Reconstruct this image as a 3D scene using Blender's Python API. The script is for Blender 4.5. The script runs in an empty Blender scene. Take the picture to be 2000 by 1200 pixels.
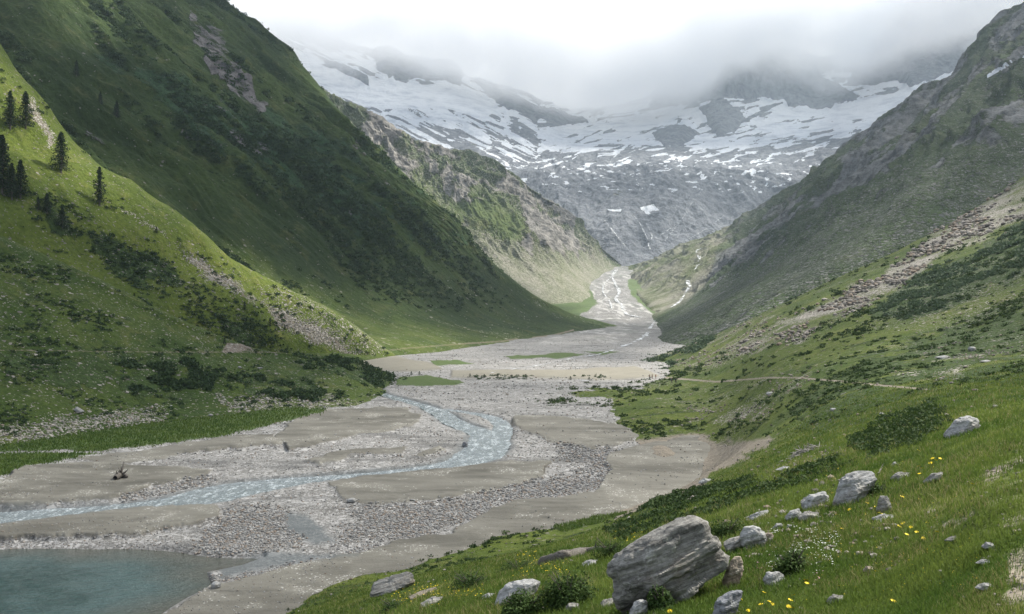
import bpy, math, random
import numpy as np
from mathutils import Vector
from mathutils.bvhtree import BVHTree
random.seed(7); rng = np.random.default_rng(7)
S = bpy.context.scene; COL = S.collection
R = math.radians
# ------------------------------------------------------------------ camera
F = 1700.0                       # focal length in photo pixels (photo 2000 x 1200, horizon at row 600)
cam = bpy.data.cameras.new('camera'); cam.sensor_width = 36; cam.lens = 36*F/2000
cam.clip_start = 0.1; cam.clip_end = 40000
co = bpy.data.objects.new('camera', cam); COL.objects.link(co); co.location = (0, 0, 0); co.rotation_euler = (R(90), 0, 0)
S.camera = co
# ------------------------------------------------------------------ sun, sky
SUN_EL, SUN_AZ = R(50), R(62)    # azimuth to the right of straight ahead
sd = np.array([math.cos(SUN_EL)*math.sin(SUN_AZ), math.cos(SUN_EL)*math.cos(SUN_AZ), math.sin(SUN_EL)])
sl = bpy.data.lights.new('sun', 'SUN'); sl.energy = 5.0; sl.angle = R(0.6); sl.color = (1.0, 0.95, 0.86)
so = bpy.data.objects.new('sun', sl); COL.objects.link(so)
so.rotation_euler = Vector(sd).to_track_quat('Z', 'Y').to_euler(); so.location = (600, 300, 900)
w = bpy.data.worlds.new('World'); S.world = w; w.use_nodes = True
nt = w.node_tree; nt.nodes.clear()
def wn(t, **k):
    n = nt.nodes.new(t)
    for a, b in k.items(): setattr(n, a, b)
    return n
sky = wn('ShaderNodeTexSky', sky_type='NISHITA', sun_disc=False, sun_elevation=SUN_EL, sun_rotation=SUN_AZ, altitude=1800)
tc = wn('ShaderNodeTexCoord'); nz = wn('ShaderNodeTexNoise'); nz.inputs['Scale'].default_value = 3.0; nz.inputs['Detail'].default_value = 5
rp = wn('ShaderNodeValToRGB'); rp.color_ramp.elements[0].position = 0.36; rp.color_ramp.elements[1].position = 0.68
rp.color_ramp.elements[0].color = (5.0, 5.8, 7.2, 1); rp.color_ramp.elements[1].color = (9.2, 9.6, 10.4, 1)
mx = wn('ShaderNodeMix', data_type='RGBA'); mx.inputs[0].default_value = 0.88   # mostly overcast
bg = wn('ShaderNodeBackground'); bg.inputs[1].default_value = 0.052
ow = wn('ShaderNodeOutputWorld')
L = nt.links.new
L(tc.outputs['Generated'], nz.inputs['Vector']); L(nz.outputs[0], rp.inputs[0]); L(sky.outputs[0], mx.inputs[6]); L(rp.outputs[0], mx.inputs[7])
L(mx.outputs[2], bg.inputs[0]); L(bg.outputs[0], ow.inputs[0])
S.view_settings.view_transform = 'Standard'; S.view_settings.look = 'None'; S.view_settings.exposure = 1.17; S.view_settings.gamma = 1
c = S.cycles; c.max_bounces = 14; c.diffuse_bounces = 2; c.glossy_bounces = 2; c.transmission_bounces = 2; c.volume_bounces = 12
c.transparent_max_bounces = 12; c.use_denoising = True; c.caustics_reflective = False; c.caustics_refractive = False
# ------------------------------------------------------------------ noise
def _h(x, y, z, s):
    n = (x*374761393 + y*668265263 + z*1274126177 + s*2147483647) & 0xffffffff
    n = ((n ^ (n >> 13))*1274126177) & 0xffffffff
    n = (n ^ (n >> 16)) & 0xffffffff
    return n.astype(np.float64)/4294967295.0
def noise(P, s=0):
    """value noise, P (...,3) or (...,2), -1..1"""
    P = np.asarray(P, float)
    if P.shape[-1] == 2: P = np.concatenate([P, np.zeros(P.shape[:-1]+(1,))], -1)
    i = np.floor(P).astype(np.int64); f = P-i; f = f*f*f*(f*(f*6-15)+10)
    x, y, z = i[..., 0], i[..., 1], i[..., 2]; u, v, q = f[..., 0], f[..., 1], f[..., 2]
    flat = np.all(P[..., 2] == 0)
    def pl(zz):
        a = _h(x, y, zz, s); b = _h(x+1, y, zz, s); cc = _h(x, y+1, zz, s); d = _h(x+1, y+1, zz, s)
        return (a+(b-a)*u)*(1-v)+(cc+(d-cc)*u)*v
    r = pl(z)
    if not flat: r = r*(1-q)+pl(z+1)*q
    return r*2-1
from concurrent.futures import ThreadPoolExecutor
_EX = ThreadPoolExecutor(4)
def chunked(fn, *arrs):
    """run fn over slices of its first axis on all cores"""
    n = arrs[0].shape[0]
    if arrs[0].size < 60000: return fn(*arrs)
    cuts = np.array_split(np.arange(n), min(n, 12))
    return np.concatenate(list(_EX.map(lambda i: fn(*[a[i[0]:i[-1]+1] for a in arrs]), cuts)))
def fbm(P, o=5, s=0, g=0.5, ridged=False):
    P = np.asarray(P, float); return chunked(lambda q: _fbm(q, o, s, g, ridged), P)
def _fbm(P, o, s, g, ridged):
    r = 0; a = 1; t = 0
    c_, s_ = math.cos(0.6), math.sin(0.6)
    for k in range(o):
        n = noise(P, s+k*17)
        if ridged: n = 1-2*np.abs(n)
        r = r+a*n; t += a; a *= g
        P = P*2.03
        X = P[..., 0]*c_-P[..., 1]*s_; Y = P[..., 0]*s_+P[..., 1]*c_
        P = np.stack([X, Y]+([P[..., 2]+3.1] if P.shape[-1] == 3 else []), -1)
    return r/t
def sm(a, b, x):
    t = np.clip((x-a)/(b-a), 0, 1); return t*t*(3-2*t)
def pix(P):
    Y = np.maximum(P[..., 1], 0.5)
    return 1000+F*P[..., 0]/Y, 600-F*P[..., 2]/Y
def W(px, py, Y): return np.array([(px-1000)/F*Y, Y, (600-py)/F*Y])
def sdf(px, py, poly): return chunked(lambda a, b: _sdf(a, b, poly), np.asarray(px, float), np.asarray(py, float))
def _sdf(px, py, poly):
    """signed distance to a polygon in photo pixels, negative inside"""
    d = np.full(px.shape, 1e9); ins = np.zeros(px.shape, bool)
    n = len(poly)
    for i in range(n):
        ax, ay = poly[i]; bx, by = poly[(i+1) % n]
        ex, ey = bx-ax, by-ay; wx, wy = px-ax, py-ay
        t = np.clip((wx*ex+wy*ey)/(ex*ex+ey*ey+1e-9), 0, 1)
        d = np.minimum(d, (wx-ex*t)**2+(wy-ey*t)**2)
        cnd = (ay > py) != (by > py)
        with np.errstate(all='ignore'):
            ins ^= cnd & (px < (bx-ax)*(py-ay)/(by-ay+1e-12)+ax)
    d = np.sqrt(d); return np.where(ins, -d, d)
def ldist(px, py, pts):
    d = np.full(np.shape(px), 1e9)
    for (ax, ay), (bx, by) in zip(pts[:-1], pts[1:]):
        ex, ey = bx-ax, by-ay; t = np.clip(((px-ax)*ex+(py-ay)*ey)/(ex*ex+ey*ey+1e-9), 0, 1)
        d = np.minimum(d, (px-ax-ex*t)**2+(py-ay-ey*t)**2)
    return np.sqrt(d)
def region(px, py, polys, soft, warp=0.0, seed=3, sc=40.0, ysc=None):
    """0..1 mask of some polygons with a ragged edge"""
    q = np.stack([px/sc, py/(ysc or sc)], -1)
    if warp:
        wv = fbm(q, 4, seed)*warp
        px = px+wv; py = py+fbm(q+7.7, 4, seed+5)*warp*((ysc or sc)/sc)
    m = np.zeros(np.shape(px))
    for p in polys: m = np.maximum(m, 1-sm(-soft, soft, sdf(px, py, p)))
    return m
# ------------------------------------------------------------------ mesh helpers
def mesh_obj(name, V, Fc, mat=None, smooth=True, parent=None, attrs=None, link=True):
    V = np.asarray(V, np.float32); Fc = np.asarray(Fc, np.int32)
    me = bpy.data.meshes.new(name); n, k = Fc.shape
    me.vertices.add(len(V)); me.vertices.foreach_set('co', V.ravel())
    me.loops.add(n*k); me.loops.foreach_set('vertex_index', Fc.ravel())
    me.polygons.add(n); me.polygons.foreach_set('loop_start', np.arange(0, n*k, k, dtype=np.int32))
    me.polygons.foreach_set('loop_total', np.full(n, k, np.int32))
    me.polygons.foreach_set('use_smooth', np.full(n, smooth, bool))
    me.update(calc_edges=True)
    for a, v in (attrs or {}).items():
        at = me.attributes.new(a, 'FLOAT', 'POINT'); at.data.foreach_set('value', np.asarray(v, np.float32).ravel())
    if mat: me.materials.append(mat)
    o = bpy.data.objects.new(name, me)
    if link: COL.objects.link(o)
    if parent: o.parent = parent
    return o
def grid_faces(nu, nv):
    i = np.arange(nu*nv).reshape(nu, nv)
    return np.stack([i[:-1, :-1], i[1:, :-1], i[1:, 1:], i[:-1, 1:]], -1).reshape(-1, 4)
def tag(o, label=None, cat=None, group=None, kind=None):
    for k, v in (('label', label), ('category', cat), ('group', group), ('kind', kind)):
        if v: o[k] = v
    return o
def catmull(C, n, axis):
    """resample control array along axis through its points"""
    C = np.moveaxis(np.asarray(C, float), axis, 0); m = len(C)
    E = np.concatenate([2*C[:1]-C[1:2], C, 2*C[-1:]-C[-2:-1]])
    t = np.linspace(0, m-1, n); i = np.minimum(t.astype(int), m-2); f = (t-i).reshape((-1,)+(1,)*(C.ndim-1))
    p0, p1, p2, p3 = E[i], E[i+1], E[i+2], E[i+3]
    r = 0.5*((2*p1)+(p2-p0)*f+(2*p0-5*p1+4*p2-p3)*f*f+(3*p1-p0-3*p2+p3)*f**3)
    return np.moveaxis(r, 0, axis)
def normals(P):
    du = np.gradient(P, axis=0); dv = np.gradient(P, axis=1); n = np.cross(du, dv)
    n /= np.linalg.norm(n, axis=-1, keepdims=True)+1e-9
    return np.where(n[..., 2:3] < 0, -n, n)
# ------------------------------------------------------------------ node helper
class NT:
    def __init__(s, name, disp=False):
        s.m = bpy.data.materials.new(name); s.m.use_nodes = True; s.t = s.m.node_tree; s.t.nodes.clear()
        s.out = s.t.nodes.new('ShaderNodeOutputMaterial')
        g = s.t.nodes.new('ShaderNodeNewGeometry'); s.pos = g.outputs['Position']; s.nrm = g.outputs['Normal']
    def n(s, t, ins=None, **k):
        nd = s.t.nodes.new(t)
        for a, b in k.items(): setattr(nd, a, b)
        for a, b in (ins or {}).items(): s.set(nd, a, b)
        return nd
    def set(s, nd, a, b):
        if isinstance(b, bpy.types.NodeSocket): s.t.links.new(b, nd.inputs[a])
        else: nd.inputs[a].default_value = b
    def math(s, op, a, b=0.0, c=None, clamp=False):
        nd = s.n('ShaderNodeMath', operation=op, use_clamp=clamp); s.set(nd, 0, a); s.set(nd, 1, b)
        if c is not None: s.set(nd, 2, c)
        return nd.outputs[0]
    def attr(s, a): return s.n('ShaderNodeAttribute', attribute_name=a).outputs['Fac']
    def scale(s, v, xyz): 
        nd = s.n('ShaderNodeVectorMath', operation='MULTIPLY'); s.set(nd, 0, v); s.set(nd, 1, xyz); return nd.outputs[0]
    def noise(s, scale, detail=4, rough=0.6, vec=None, dist=0.0):
        nd = s.n('ShaderNodeTexNoise', {'Scale': scale, 'Detail': detail, 'Roughness': rough, 'Distortion': dist}); s.set(nd, 'Vector', vec if vec is not None else s.pos); return nd.outputs[0]
    def vor(s, scale, vec=None, out='Color', feature='F1', rnd=1.0):
        nd = s.n('ShaderNodeTexVoronoi', {'Scale': scale, 'Randomness': rnd}, feature=feature); s.set(nd, 'Vector', vec if vec is not None else s.pos); return nd.outputs[out]
    def ss(s, x, a, b, lo=0.0, hi=1.0):
        nd = s.n('ShaderNodeMapRange', {1: a, 2: b, 3: lo, 4: hi}, interpolation_type='SMOOTHSTEP'); s.set(nd, 0, x); return nd.outputs[0]
    def mix(s, f, a, b, blend='MIX'):
        nd = s.n('ShaderNodeMix', data_type='RGBA', blend_type=blend); s.set(nd, 0, f)
        for i, v in ((6, a), (7, b)): s.set(nd, i, v if isinstance(v, bpy.types.NodeSocket) else (v[0], v[1], v[2], 1))
        return nd.outputs[2]
    def sepx(s, v): return s.n('ShaderNodeSeparateColor', {0: v}).outputs[0]
    def bsdf(s, col, rough=0.9, bump=None, bs=0.5, bd=0.1, spec=0.2, **kw):
        nd = s.n('ShaderNodeBsdfPrincipled'); s.set(nd, 'Base Color', col if isinstance(col, bpy.types.NodeSocket) else (*col, 1)); s.set(nd, 'Roughness', rough)
        nd.inputs['Specular IOR Level'].default_value = spec
        if bump is not None:
            b = s.n('ShaderNodeBump', {'Strength': bs, 'Distance': bd, 'Height': bump}); s.t.links.new(b.outputs[0], nd.inputs['Normal'])
        for a, b in kw.items(): s.set(nd, a, b)
        s.t.links.new(nd.outputs[0], s.out.inputs[0]); return nd

GRASS_A, GRASS_B, GRASS_DRY = (0.062, 0.098, 0.018), (0.115, 0.145, 0.026), (0.19, 0.185, 0.06)
SHRUB = (0.027, 0.044, 0.012)
def ground_mat(name, sc=1.0, grass=(GRASS_A, GRASS_B, GRASS_DRY), rockc=((0.13, 0.125, 0.12), (0.30, 0.29, 0.275)), stonec=((0.13, 0.12, 0.105), (0.42, 0.39, 0.35)),
               shrubc=SHRUB, strk=None, bump=1.0, snow=False, soil=(0.17, 0.14, 0.11), STC=1.6, palec=((0.085, 0.105, 0.035), (0.235, 0.225, 0.175))):
    """meadow, low shrubs, loose stones, bare rock and snow mixed by the surface's own masks; sc = size of one texture unit in metres"""
    t = NT(name); v = t.pos
    if strk: v = t.n('ShaderNodeMapping', {'Rotation': strk[0], 'Scale': strk[1]}, vector_type='TEXTURE'); t.t.links.new(t.pos, v.inputs[0]); v = v.outputs[0]
    n1 = t.noise(0.03/sc, 5, 0.6); n2 = t.noise(0.22/sc, 5, 0.65); n3 = t.noise(1.3/sc, 4, 0.7); ns = t.noise(0.16/sc, 6, 0.68, v)
    g = t.mix(t.ss(n1, 0.35, 0.65), grass[0], grass[1]); g = t.mix(t.math('MULTIPLY', t.ss(n2, 0.5, 0.72), 0.6), g, grass[2])
    g = t.mix(t.ss(n3, 0.3, 0.75), t.mix(1.0, g, (0.55, 0.6, 0.55), 'MULTIPLY'), g)
    # shrubs
    sh = t.math('ADD', t.attr('shrub'), t.math('MULTIPLY', t.math('SUBTRACT', ns, 0.5), 1.6)); sh = t.ss(sh, 0.42, 0.6)
    shc = t.mix(t.ss(n3, 0.35, 0.7), shrubc, tuple(x*2.1 for x in shrubc))
    c = t.mix(sh, g, shc)
    # soil
    so_ = t.ss(t.math('ADD', t.attr('soil'), t.math('MULTIPLY', t.math('SUBTRACT', n3, 0.5), 1.0)), 0.4, 0.7)
    c = t.mix(so_, c, t.mix(n3, tuple(x*0.8 for x in soil), tuple(x*1.35 for x in soil)))
    # loose stones: cells of two sizes
    v1 = t.vor(STC/sc, t.scale(t.n('ShaderNodeVectorMath', {0: t.pos, 1: t.n('ShaderNodeTexNoise', {'Scale': 1.5/sc}).outputs[1]}, operation='ADD').outputs[0], (1, 1, 1.7))); v2 = t.vor(STC*2.7/sc); r1 = t.sepx(v1); r2 = t.sepx(v2)
    st = t.attr('stone'); 
    k1 = t.math('LESS_THAN', r1, t.math('MULTIPLY', t.math('MULTIPLY', st, t.ss(n2, 0.35, 0.65, 0.2, 1.1)), 0.55)); k2 = t.math('LESS_THAN', r2, t.math('MULTIPLY', st, 0.8))
    sm_ = t.math('MAXIMUM', k1, k2)
    sc1 = t.mix(t.math('FRACT', t.math('MULTIPLY', r1, 31.7)), stonec[0], stonec[1]); sc2 = t.mix(t.math('FRACT', t.math('MULTIPLY', r2, 17.3)), stonec[0], stonec[1])
    c = t.mix(sm_, c, t.mix(k1, sc2, sc1))
    # rock
    rk = t.math('ADD', t.attr('rock'), t.math('MULTIPLY', t.math('SUBTRACT', ns, 0.5), 1.3)); rk = t.ss(rk, 0.42, 0.58)
    rn = t.noise(0.5/sc, 6, 0.75, v); rcol = t.mix(t.ss(rn, 0.3, 0.72), rockc[0], rockc[1])
    c = t.mix(rk, c, rcol)
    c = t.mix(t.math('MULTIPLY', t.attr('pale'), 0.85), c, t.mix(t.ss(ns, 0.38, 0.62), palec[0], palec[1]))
    if snow:
        s_ = t.ss(t.math('ADD', t.attr('snow'), t.math('MULTIPLY', t.math('SUBTRACT', t.noise(0.05/sc, 6, 0.7), 0.5), 0.5)), 0.47, 0.53)
        c = t.mix(s_, c, t.mix(t.ss(ns, 0.32, 0.55), (0.56, 0.60, 0.66), t.mix(n1, (0.66, 0.70, 0.76), (0.90, 0.92, 0.94))))
    h = t.math('ADD', t.math('MULTIPLY', n2, 1.5), t.math('ADD', t.math('MULTIPLY', n3, 0.5), t.math('ADD', t.math('MULTIPLY', sh, 0.5), t.math('ADD', t.math('MULTIPLY', sm_, 0.35), t.math('MULTIPLY', t.math('MULTIPLY', rk, rn), 2.2)))))
    t.bsdf(c, 0.92, h, 0.85, bump*sc, spec=0.12)
    return t.m

# ------------------------------------------------------------------ valley floor
BY = np.array([20, 60, 100, 125, 170, 250, 350, 500, 736, 1062, 1150, 1300, 1500, 1800, 2100, 2400, 2700])
BZ = np.array([-30, -30, -30, -29.6, -29.1, -28.5, -28.0, -27.3, -26.2, -24.6, -23.2, -16, 3, 32, 68, 108, 150])
def bedz(Y): return np.interp(Y, BY, BZ)
def onbed(px, py):
    """world point of the river bed seen at a photo pixel"""
    Ys = np.exp(np.linspace(math.log(50), math.log(2700), 4000)); pys = 600-F*bedz(Ys)/Ys
    i = np.argmin(np.abs(pys-py)); Y = Ys[i]
    return np.array([(px-1000)/F*Y, Y, bedz(Y)])
RIVER = [(-300, 1036), (-60, 1014), (40, 1006), (140, 997), (240, 989), (330, 979), (400, 967), (450, 955), (520, 944), (600, 935), (690, 928), (770, 921), (850, 912), (905, 900), (940, 883), (952, 862), (945, 846), (915, 834), (885, 822), (862, 806), (830, 792), (790, 781), (745, 767), (735, 758)]
RW = [9, 8, 7, 5, 5, 7, 9, 9, 7, 5, 4.5, 4.5, 5.5, 7, 8, 7.5, 5.5, 5, 4.5, 4.5, 3.6, 3.2, 2.6, 2]
ARM = [(962, 872), (978, 850), (980, 828), (955, 812), (915, 804), (868, 797)]; ARMW = [4, 4, 3.5, 3, 2.6, 2.2]
POND = [(-500, 1066), (0, 1064), (150, 1061), (260, 1062), (350, 1070), (430, 1082), (520, 1083), (480, 1096), (410, 1110), (420, 1135), (360, 1165), (300, 1200), (220, 1280), (-500, 1500)]
SAND = [
 [(200, 1340), (330, 1200), (420, 1150), (560, 1108), (700, 1082), (760, 1062), (880, 1045), (930, 1010), (1000, 985), (1100, 975), (1160, 965), (1195, 925), (1180, 900), (1240, 872), (1380, 850), (1500, 835), (1500, 1000), (1200, 1150), (900, 1400)],
 [(648, 945), (700, 932), (760, 926), (900, 917), (960, 907), (1000, 900), (1075, 905), (1060, 930), (1000, 950), (930, 965), (880, 975), (800, 985), (720, 990), (665, 978)],
 [(-300, 960), (0, 940), (60, 915), (150, 905), (240, 905), (410, 920), (380, 935), (300, 950), (230, 975), (120, 983), (0, 992), (-300, 1015)],
 [(-300, 1040), (0, 1022), (100, 1007), (200, 997), (320, 987), (420, 988), (437, 1008), (380, 1025), (270, 1045), (150, 1053), (0, 1056), (-300, 1070)],
 [(1000, 812), (1100, 815), (1200, 828), (1242, 840), (1232, 865), (1150, 882), (1060, 857), (1010, 837)],
 [(540, 862), (560, 835), (620, 803), (700, 798), (790, 800), (825, 812), (810, 835), (700, 850), (620, 870), (560, 882)],
 [(590, 902), (700, 882), (800, 875), (790, 886), (700, 894), (620, 910)], [(808, 892), (858, 874), (872, 882), (825, 896)],
 [(140, 898), (300, 880), (440, 855), (540, 850), (545, 868), (400, 885), (300, 900), (200, 908)]]
BSAND = [[(690, 690), (760, 695), (850, 712), (860, 722), (780, 728), (700, 722)], [(880, 724), (1100, 724), (1240, 716), (1290, 735), (1200, 742), (1000, 737), (880, 738)]]
GREEN = [[(-300, 905), (0, 885), (200, 884), (400, 860), (560, 826), (640, 806), (560, 795), (400, 810), (200, 830), (-300, 850)],
         [(778, 737), (830, 732), (895, 744), (908, 751), (840, 757), (775, 755)], [(-300, 945), (0, 935), (80, 910), (200, 890), (-300, 890)],
         [(980, 696), (1100, 690), (1150, 692), (1100, 700), (1000, 702)], [(1140, 688), (1210, 686), (1180, 694)], [(840, 706), (900, 706), (930, 712), (850, 716)],
         [(1080, 1040), (1160, 1020), (1250, 1010), (1200, 1060), (1120, 1075)]]
def build_floor():
    k = np.concatenate([np.linspace(-1.5, -0.62, 60)[:-1], np.linspace(-0.62, 0.4, 1000), np.linspace(0.4, 1.2, 60)[1:]])
    py = np.concatenate([np.linspace(1480, 1230, 20)[:-1], np.linspace(1230, 700, 560)[:-1], np.linspace(700, 636, 130)])
    Ys = np.exp(np.linspace(math.log(45), math.log(1150), 6000)); Y1 = np.interp(-py, -(600-F*bedz(Ys)/Ys)[::1], Ys)
    Yr = np.concatenate([Y1[Y1 < 1120], np.linspace(1125, 2700, 220)])
    KK, YY = np.meshgrid(k, Yr, indexing='ij')
    P = np.stack([KK*YY, YY, bedz(YY)], -1); px, py = pix(P)
    XY = P[..., :2]
    soft = 1.5
    sand = region(px, py, SAND, 2.6, 16, 3, 46, 15); bs = region(px, py, BSAND, 3, 8, 8, 30, 6)
    green = region(px, py, GREEN, 4, 9, 5, 30, 10)
    farw = sm(1130, 1300, YY)
    pond = 1-sm(-14, 10, sdf(px+fbm(XY*0.08, 4, 2)*14, py+fbm(XY*0.08, 4, 9)*5, POND))
    # raised banks with a step edge, plus ripples of gravel
    lowf = fbm(XY*0.035, 4, 21); midf = fbm(XY*0.25, 4, 33)
    z = P[..., 2]+np.where(YY < 900, 1, 0)*(lowf*0.35+midf*0.14)*(1-0.75*sand)
    z += sand*(0.52+0.25*fbm(XY*0.06, 3, 40)+0.03*fbm(XY*np.array([0.3, 1.4]), 3, 41)) + bs*0.5 + green*0.45*(YY < 900)
    terr = fbm(XY*np.array([0.03, 0.09]), 4, 66)      # cut terraces in the big bank
    z += sand*0.16*(sm(0.02, 0.05, terr)+sm(-0.2, -0.17, terr)-1)
    # carve channels
    rv = onwpath(RIVER, RW); am = onwpath(ARM, ARMW)
    for q in (rv, am):
        d = wdist(XY, q)
        ins = 1-sm(-0.6, 1.8, d+fbm(XY*0.3, 3, 50)*1.0); z = z*(1-ins)+(bedz(YY)-0.85)*ins
    z = z*(1-pond)+pond*np.minimum(z, -31.2)
    z += farw*fbm(XY*0.01, 5, 60)*6
    P[..., 2] = z
    drow = sm(950, 1100, YY)
    px2, py2 = px, py
    fanroad = region(px, py, [[(1205, 515), (1150, 540), (1145, 560), (1165, 590), (1140, 615), (1100, 640), (1240, 690), (1300, 690), (1300, 622), (1262, 605), (1240, 580), (1225, 560), (1245, 530)]], 5, 12, 70, 30, 14)
    gfar = farw*(1-fanroad)
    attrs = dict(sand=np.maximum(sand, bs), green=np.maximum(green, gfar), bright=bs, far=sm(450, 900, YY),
                 wet=np.maximum(1-sm(0, 3.0, wdist(XY, rv)), region(px, py, [[(560, 1000), (600, 1010), (660, 1060), (610, 1065), (560, 1040)], [(430, 1085), (520, 1080), (700, 1090), (560, 1105), (430, 1130)]], 8, 10, 77, 30, 12)))
    return P, attrs
def onwpath(pts, wd):
    W3 = np.array([onbed(*p) for p in pts]); return np.concatenate([W3, np.array(wd)[:, None]], 1)
def resample(q, n):
    return catmull(q, n, 0)
def wdist(XY, q): return chunked(lambda a: _wdist(a, q), XY)
def _wdist(XY, q):
    """distance to a river path minus its half width, in metres"""
    q = resample(q, len(q)*3); d0 = np.full(XY.shape[:-1], 1e9); near = XY[..., 1] < 420; XY = XY[near]; d = np.full(XY.shape[:-1], 1e9)
    for a, b in zip(q[:-1], q[1:]):
        e = b[:2]-a[:2]; wv = XY-a[:2]; t = np.clip((wv@e)/(e@e+1e-9), 0, 1)
        dd = np.linalg.norm(wv-t[..., None]*e, axis=-1)-(a[3]+(b[3]-a[3])*t)/2
        d = np.minimum(d, dd)
    d0[near] = d; return d0
def floor_mat():
    t = NT('river_gravel')
    n0 = t.noise(0.02, 5, 0.6); n1 = t.noise(0.15, 5, 0.65); n2 = t.noise(0.9, 5, 0.7); n3 = t.noise(5.0, 3, 0.7)
    vs = t.scale(t.pos, (0.35, 1.0, 1.0)); nstr = t.noise(0.10, 5, 0.65, vs)
    cells = []
    c = t.mix(t.ss(n1, 0.3, 0.7), (0.115, 0.11, 0.10), (0.185, 0.175, 0.16))
    v1 = t.vor(0.9); v2 = t.vor(2.6); v3 = t.vor(6.0)
    for v, th, m in ((v3, 0.55, 53.1), (v2, 0.36, 17.3), (v1, 0.12, 31.7)):
        r = t.sepx(v); k = t.math('LESS_THAN', r, t.math('MULTIPLY', th, t.ss(n1, 0.25, 0.6, 0.35, 1.25)))
        c = t.mix(k, c, t.mix(t.math('FRACT', t.math('MULTIPLY', r, m)), (0.12, 0.118, 0.11), (0.42, 0.41, 0.395)))
    c = t.mix(t.ss(nstr, 0.52, 0.66, 0, 0.65), c, (0.085, 0.085, 0.082))
    sd_ = t.ss(t.math('ADD', t.math('ADD', t.attr('sand'), t.math('MULTIPLY', t.math('SUBTRACT', n2, 0.5), 0.9)), t.math('MULTIPLY', t.math('SUBTRACT', n1, 0.5), 0.9)), 0.35, 0.65)
    sc_ = t.mix(t.ss(nstr, 0.35, 0.62), (0.098, 0.093, 0.078), (0.168, 0.160, 0.136)); sc_ = t.mix(t.ss(n1, 0.45, 0.7, 0, 0.5), sc_, (0.24, 0.23, 0.195))
    peb = t.math('LESS_THAN', t.sepx(v3), t.ss(n1, 0.5, 0.75, 0.0, 0.22)); sc_ = t.mix(peb, sc_, (0.42, 0.41, 0.38))
    c = t.mix(sd_, c, sc_); c = t.mix(t.attr('bright'), c, t.mix(n1, (0.16, 0.148, 0.118), (0.25, 0.235, 0.19)))
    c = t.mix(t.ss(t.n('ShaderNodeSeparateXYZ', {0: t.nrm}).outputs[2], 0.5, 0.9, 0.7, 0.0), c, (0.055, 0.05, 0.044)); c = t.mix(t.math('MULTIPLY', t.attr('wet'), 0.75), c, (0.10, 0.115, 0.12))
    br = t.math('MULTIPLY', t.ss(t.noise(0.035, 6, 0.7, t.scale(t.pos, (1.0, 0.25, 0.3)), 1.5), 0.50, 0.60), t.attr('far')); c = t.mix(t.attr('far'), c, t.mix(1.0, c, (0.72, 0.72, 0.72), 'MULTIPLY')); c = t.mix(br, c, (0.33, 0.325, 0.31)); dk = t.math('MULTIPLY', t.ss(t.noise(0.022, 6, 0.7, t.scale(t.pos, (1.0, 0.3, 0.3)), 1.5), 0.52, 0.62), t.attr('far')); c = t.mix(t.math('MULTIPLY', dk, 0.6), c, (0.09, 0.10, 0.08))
    g_ = t.ss(t.math('ADD', t.attr('green'), t.math('MULTIPLY', t.math('SUBTRACT', n2, 0.5), 0.8)), 0.4, 0.65)
    c = t.mix(g_, c, t.mix(t.ss(n3, 0.25, 0.75), t.mix(t.ss(n1, .35, .65), (0.035, 0.075, 0.012), (0.06, 0.085, 0.028)), t.mix(n2, (0.06, 0.105, 0.02), (0.11, 0.13, 0.05))))
    h = t.math('ADD', t.math('MULTIPLY', n2, 0.3), t.math('ADD', t.math('MULTIPLY', t.sepx(v2), t.math('SUBTRACT', 0.16, t.math('MULTIPLY', sd_, 0.13))), t.math('MULTIPLY', n3, 0.08)))
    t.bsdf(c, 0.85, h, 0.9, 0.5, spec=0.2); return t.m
SURF = {}     # name -> (grid points) kept for scattering and ray casts
P, at = build_floor()
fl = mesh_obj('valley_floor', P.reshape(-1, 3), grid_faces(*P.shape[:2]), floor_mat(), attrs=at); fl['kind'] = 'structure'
SURF['floor'] = P
FLOOR_AT = at
# ------------------------------------------------------------------ right hillside the camera stands on
G = """2600 1500 4|2600 1200 7|2600 900 16|2600 700 50|2600 450 120|2600 200 240|2600 -50 420|2600 -150 620
2000 1500 3.1|2000 1200 5.2|2000 1000 8.5|2000 850 20|2000 760 55|2000 700 100|2000 600 175|2000 500 260|2000 410 400|2000 352 560
1900 1000 10|1880 835 32|1900 740 85|1900 640 180|1900 500 320|1900 411 520
1800 1500 3.8|1800 1200 6.8|1800 1100 9.2|1800 1000 14|1800 900 25|1800 820 44|1800 757 82|1800 700 130|1800 620 220|1800 520 360|1800 470 510
1650 1000 17|1650 900 34|1650 830 62|1650 745 115|1650 650 240|1650 545 490
1500 1500 5|1500 1200 9.5|1500 1100 13.5|1500 1000 23|1500 900 56|1500 850 115|1500 800 155|1500 742 205|1500 700 250|1500 650 330|1500 613 500
1400 1040 24|1400 960 58|1400 915 110|1400 885 166|1400 830 196|1400 790 225|1400 745 275|1400 700 350|1400 655 510
1300 1500 5.6|1300 1200 11.2|1300 1100 16.5|1300 1040 29|1300 1000 58|1300 972 120|1300 874 172|1300 800 228|1300 745 325|1300 720 405|1300 690 520
1400 862 178|1230 840 205|1150 800 248|1050 792 257|1250 760 295|1180 758 304
1100 1500 6.2|1100 1200 13.5|1100 1130 22|1100 1085 42|1100 1055 80|1100 1048 105
950 1130 36|950 1095 80|800 1500 7|800 1200 19|800 1155 40|800 1130 78|800 1125 92|650 1175 68
550 1600 12|550 1300 36|550 1215 70|550 1200 84|300 1700 16|300 1400 48|0 1900 20|-500 2400 20"""
pts = []
for r in G.replace('\n', '|').split('|'):
    a = [float(x) for x in r.split()]; pts.append(W(*a))
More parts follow.
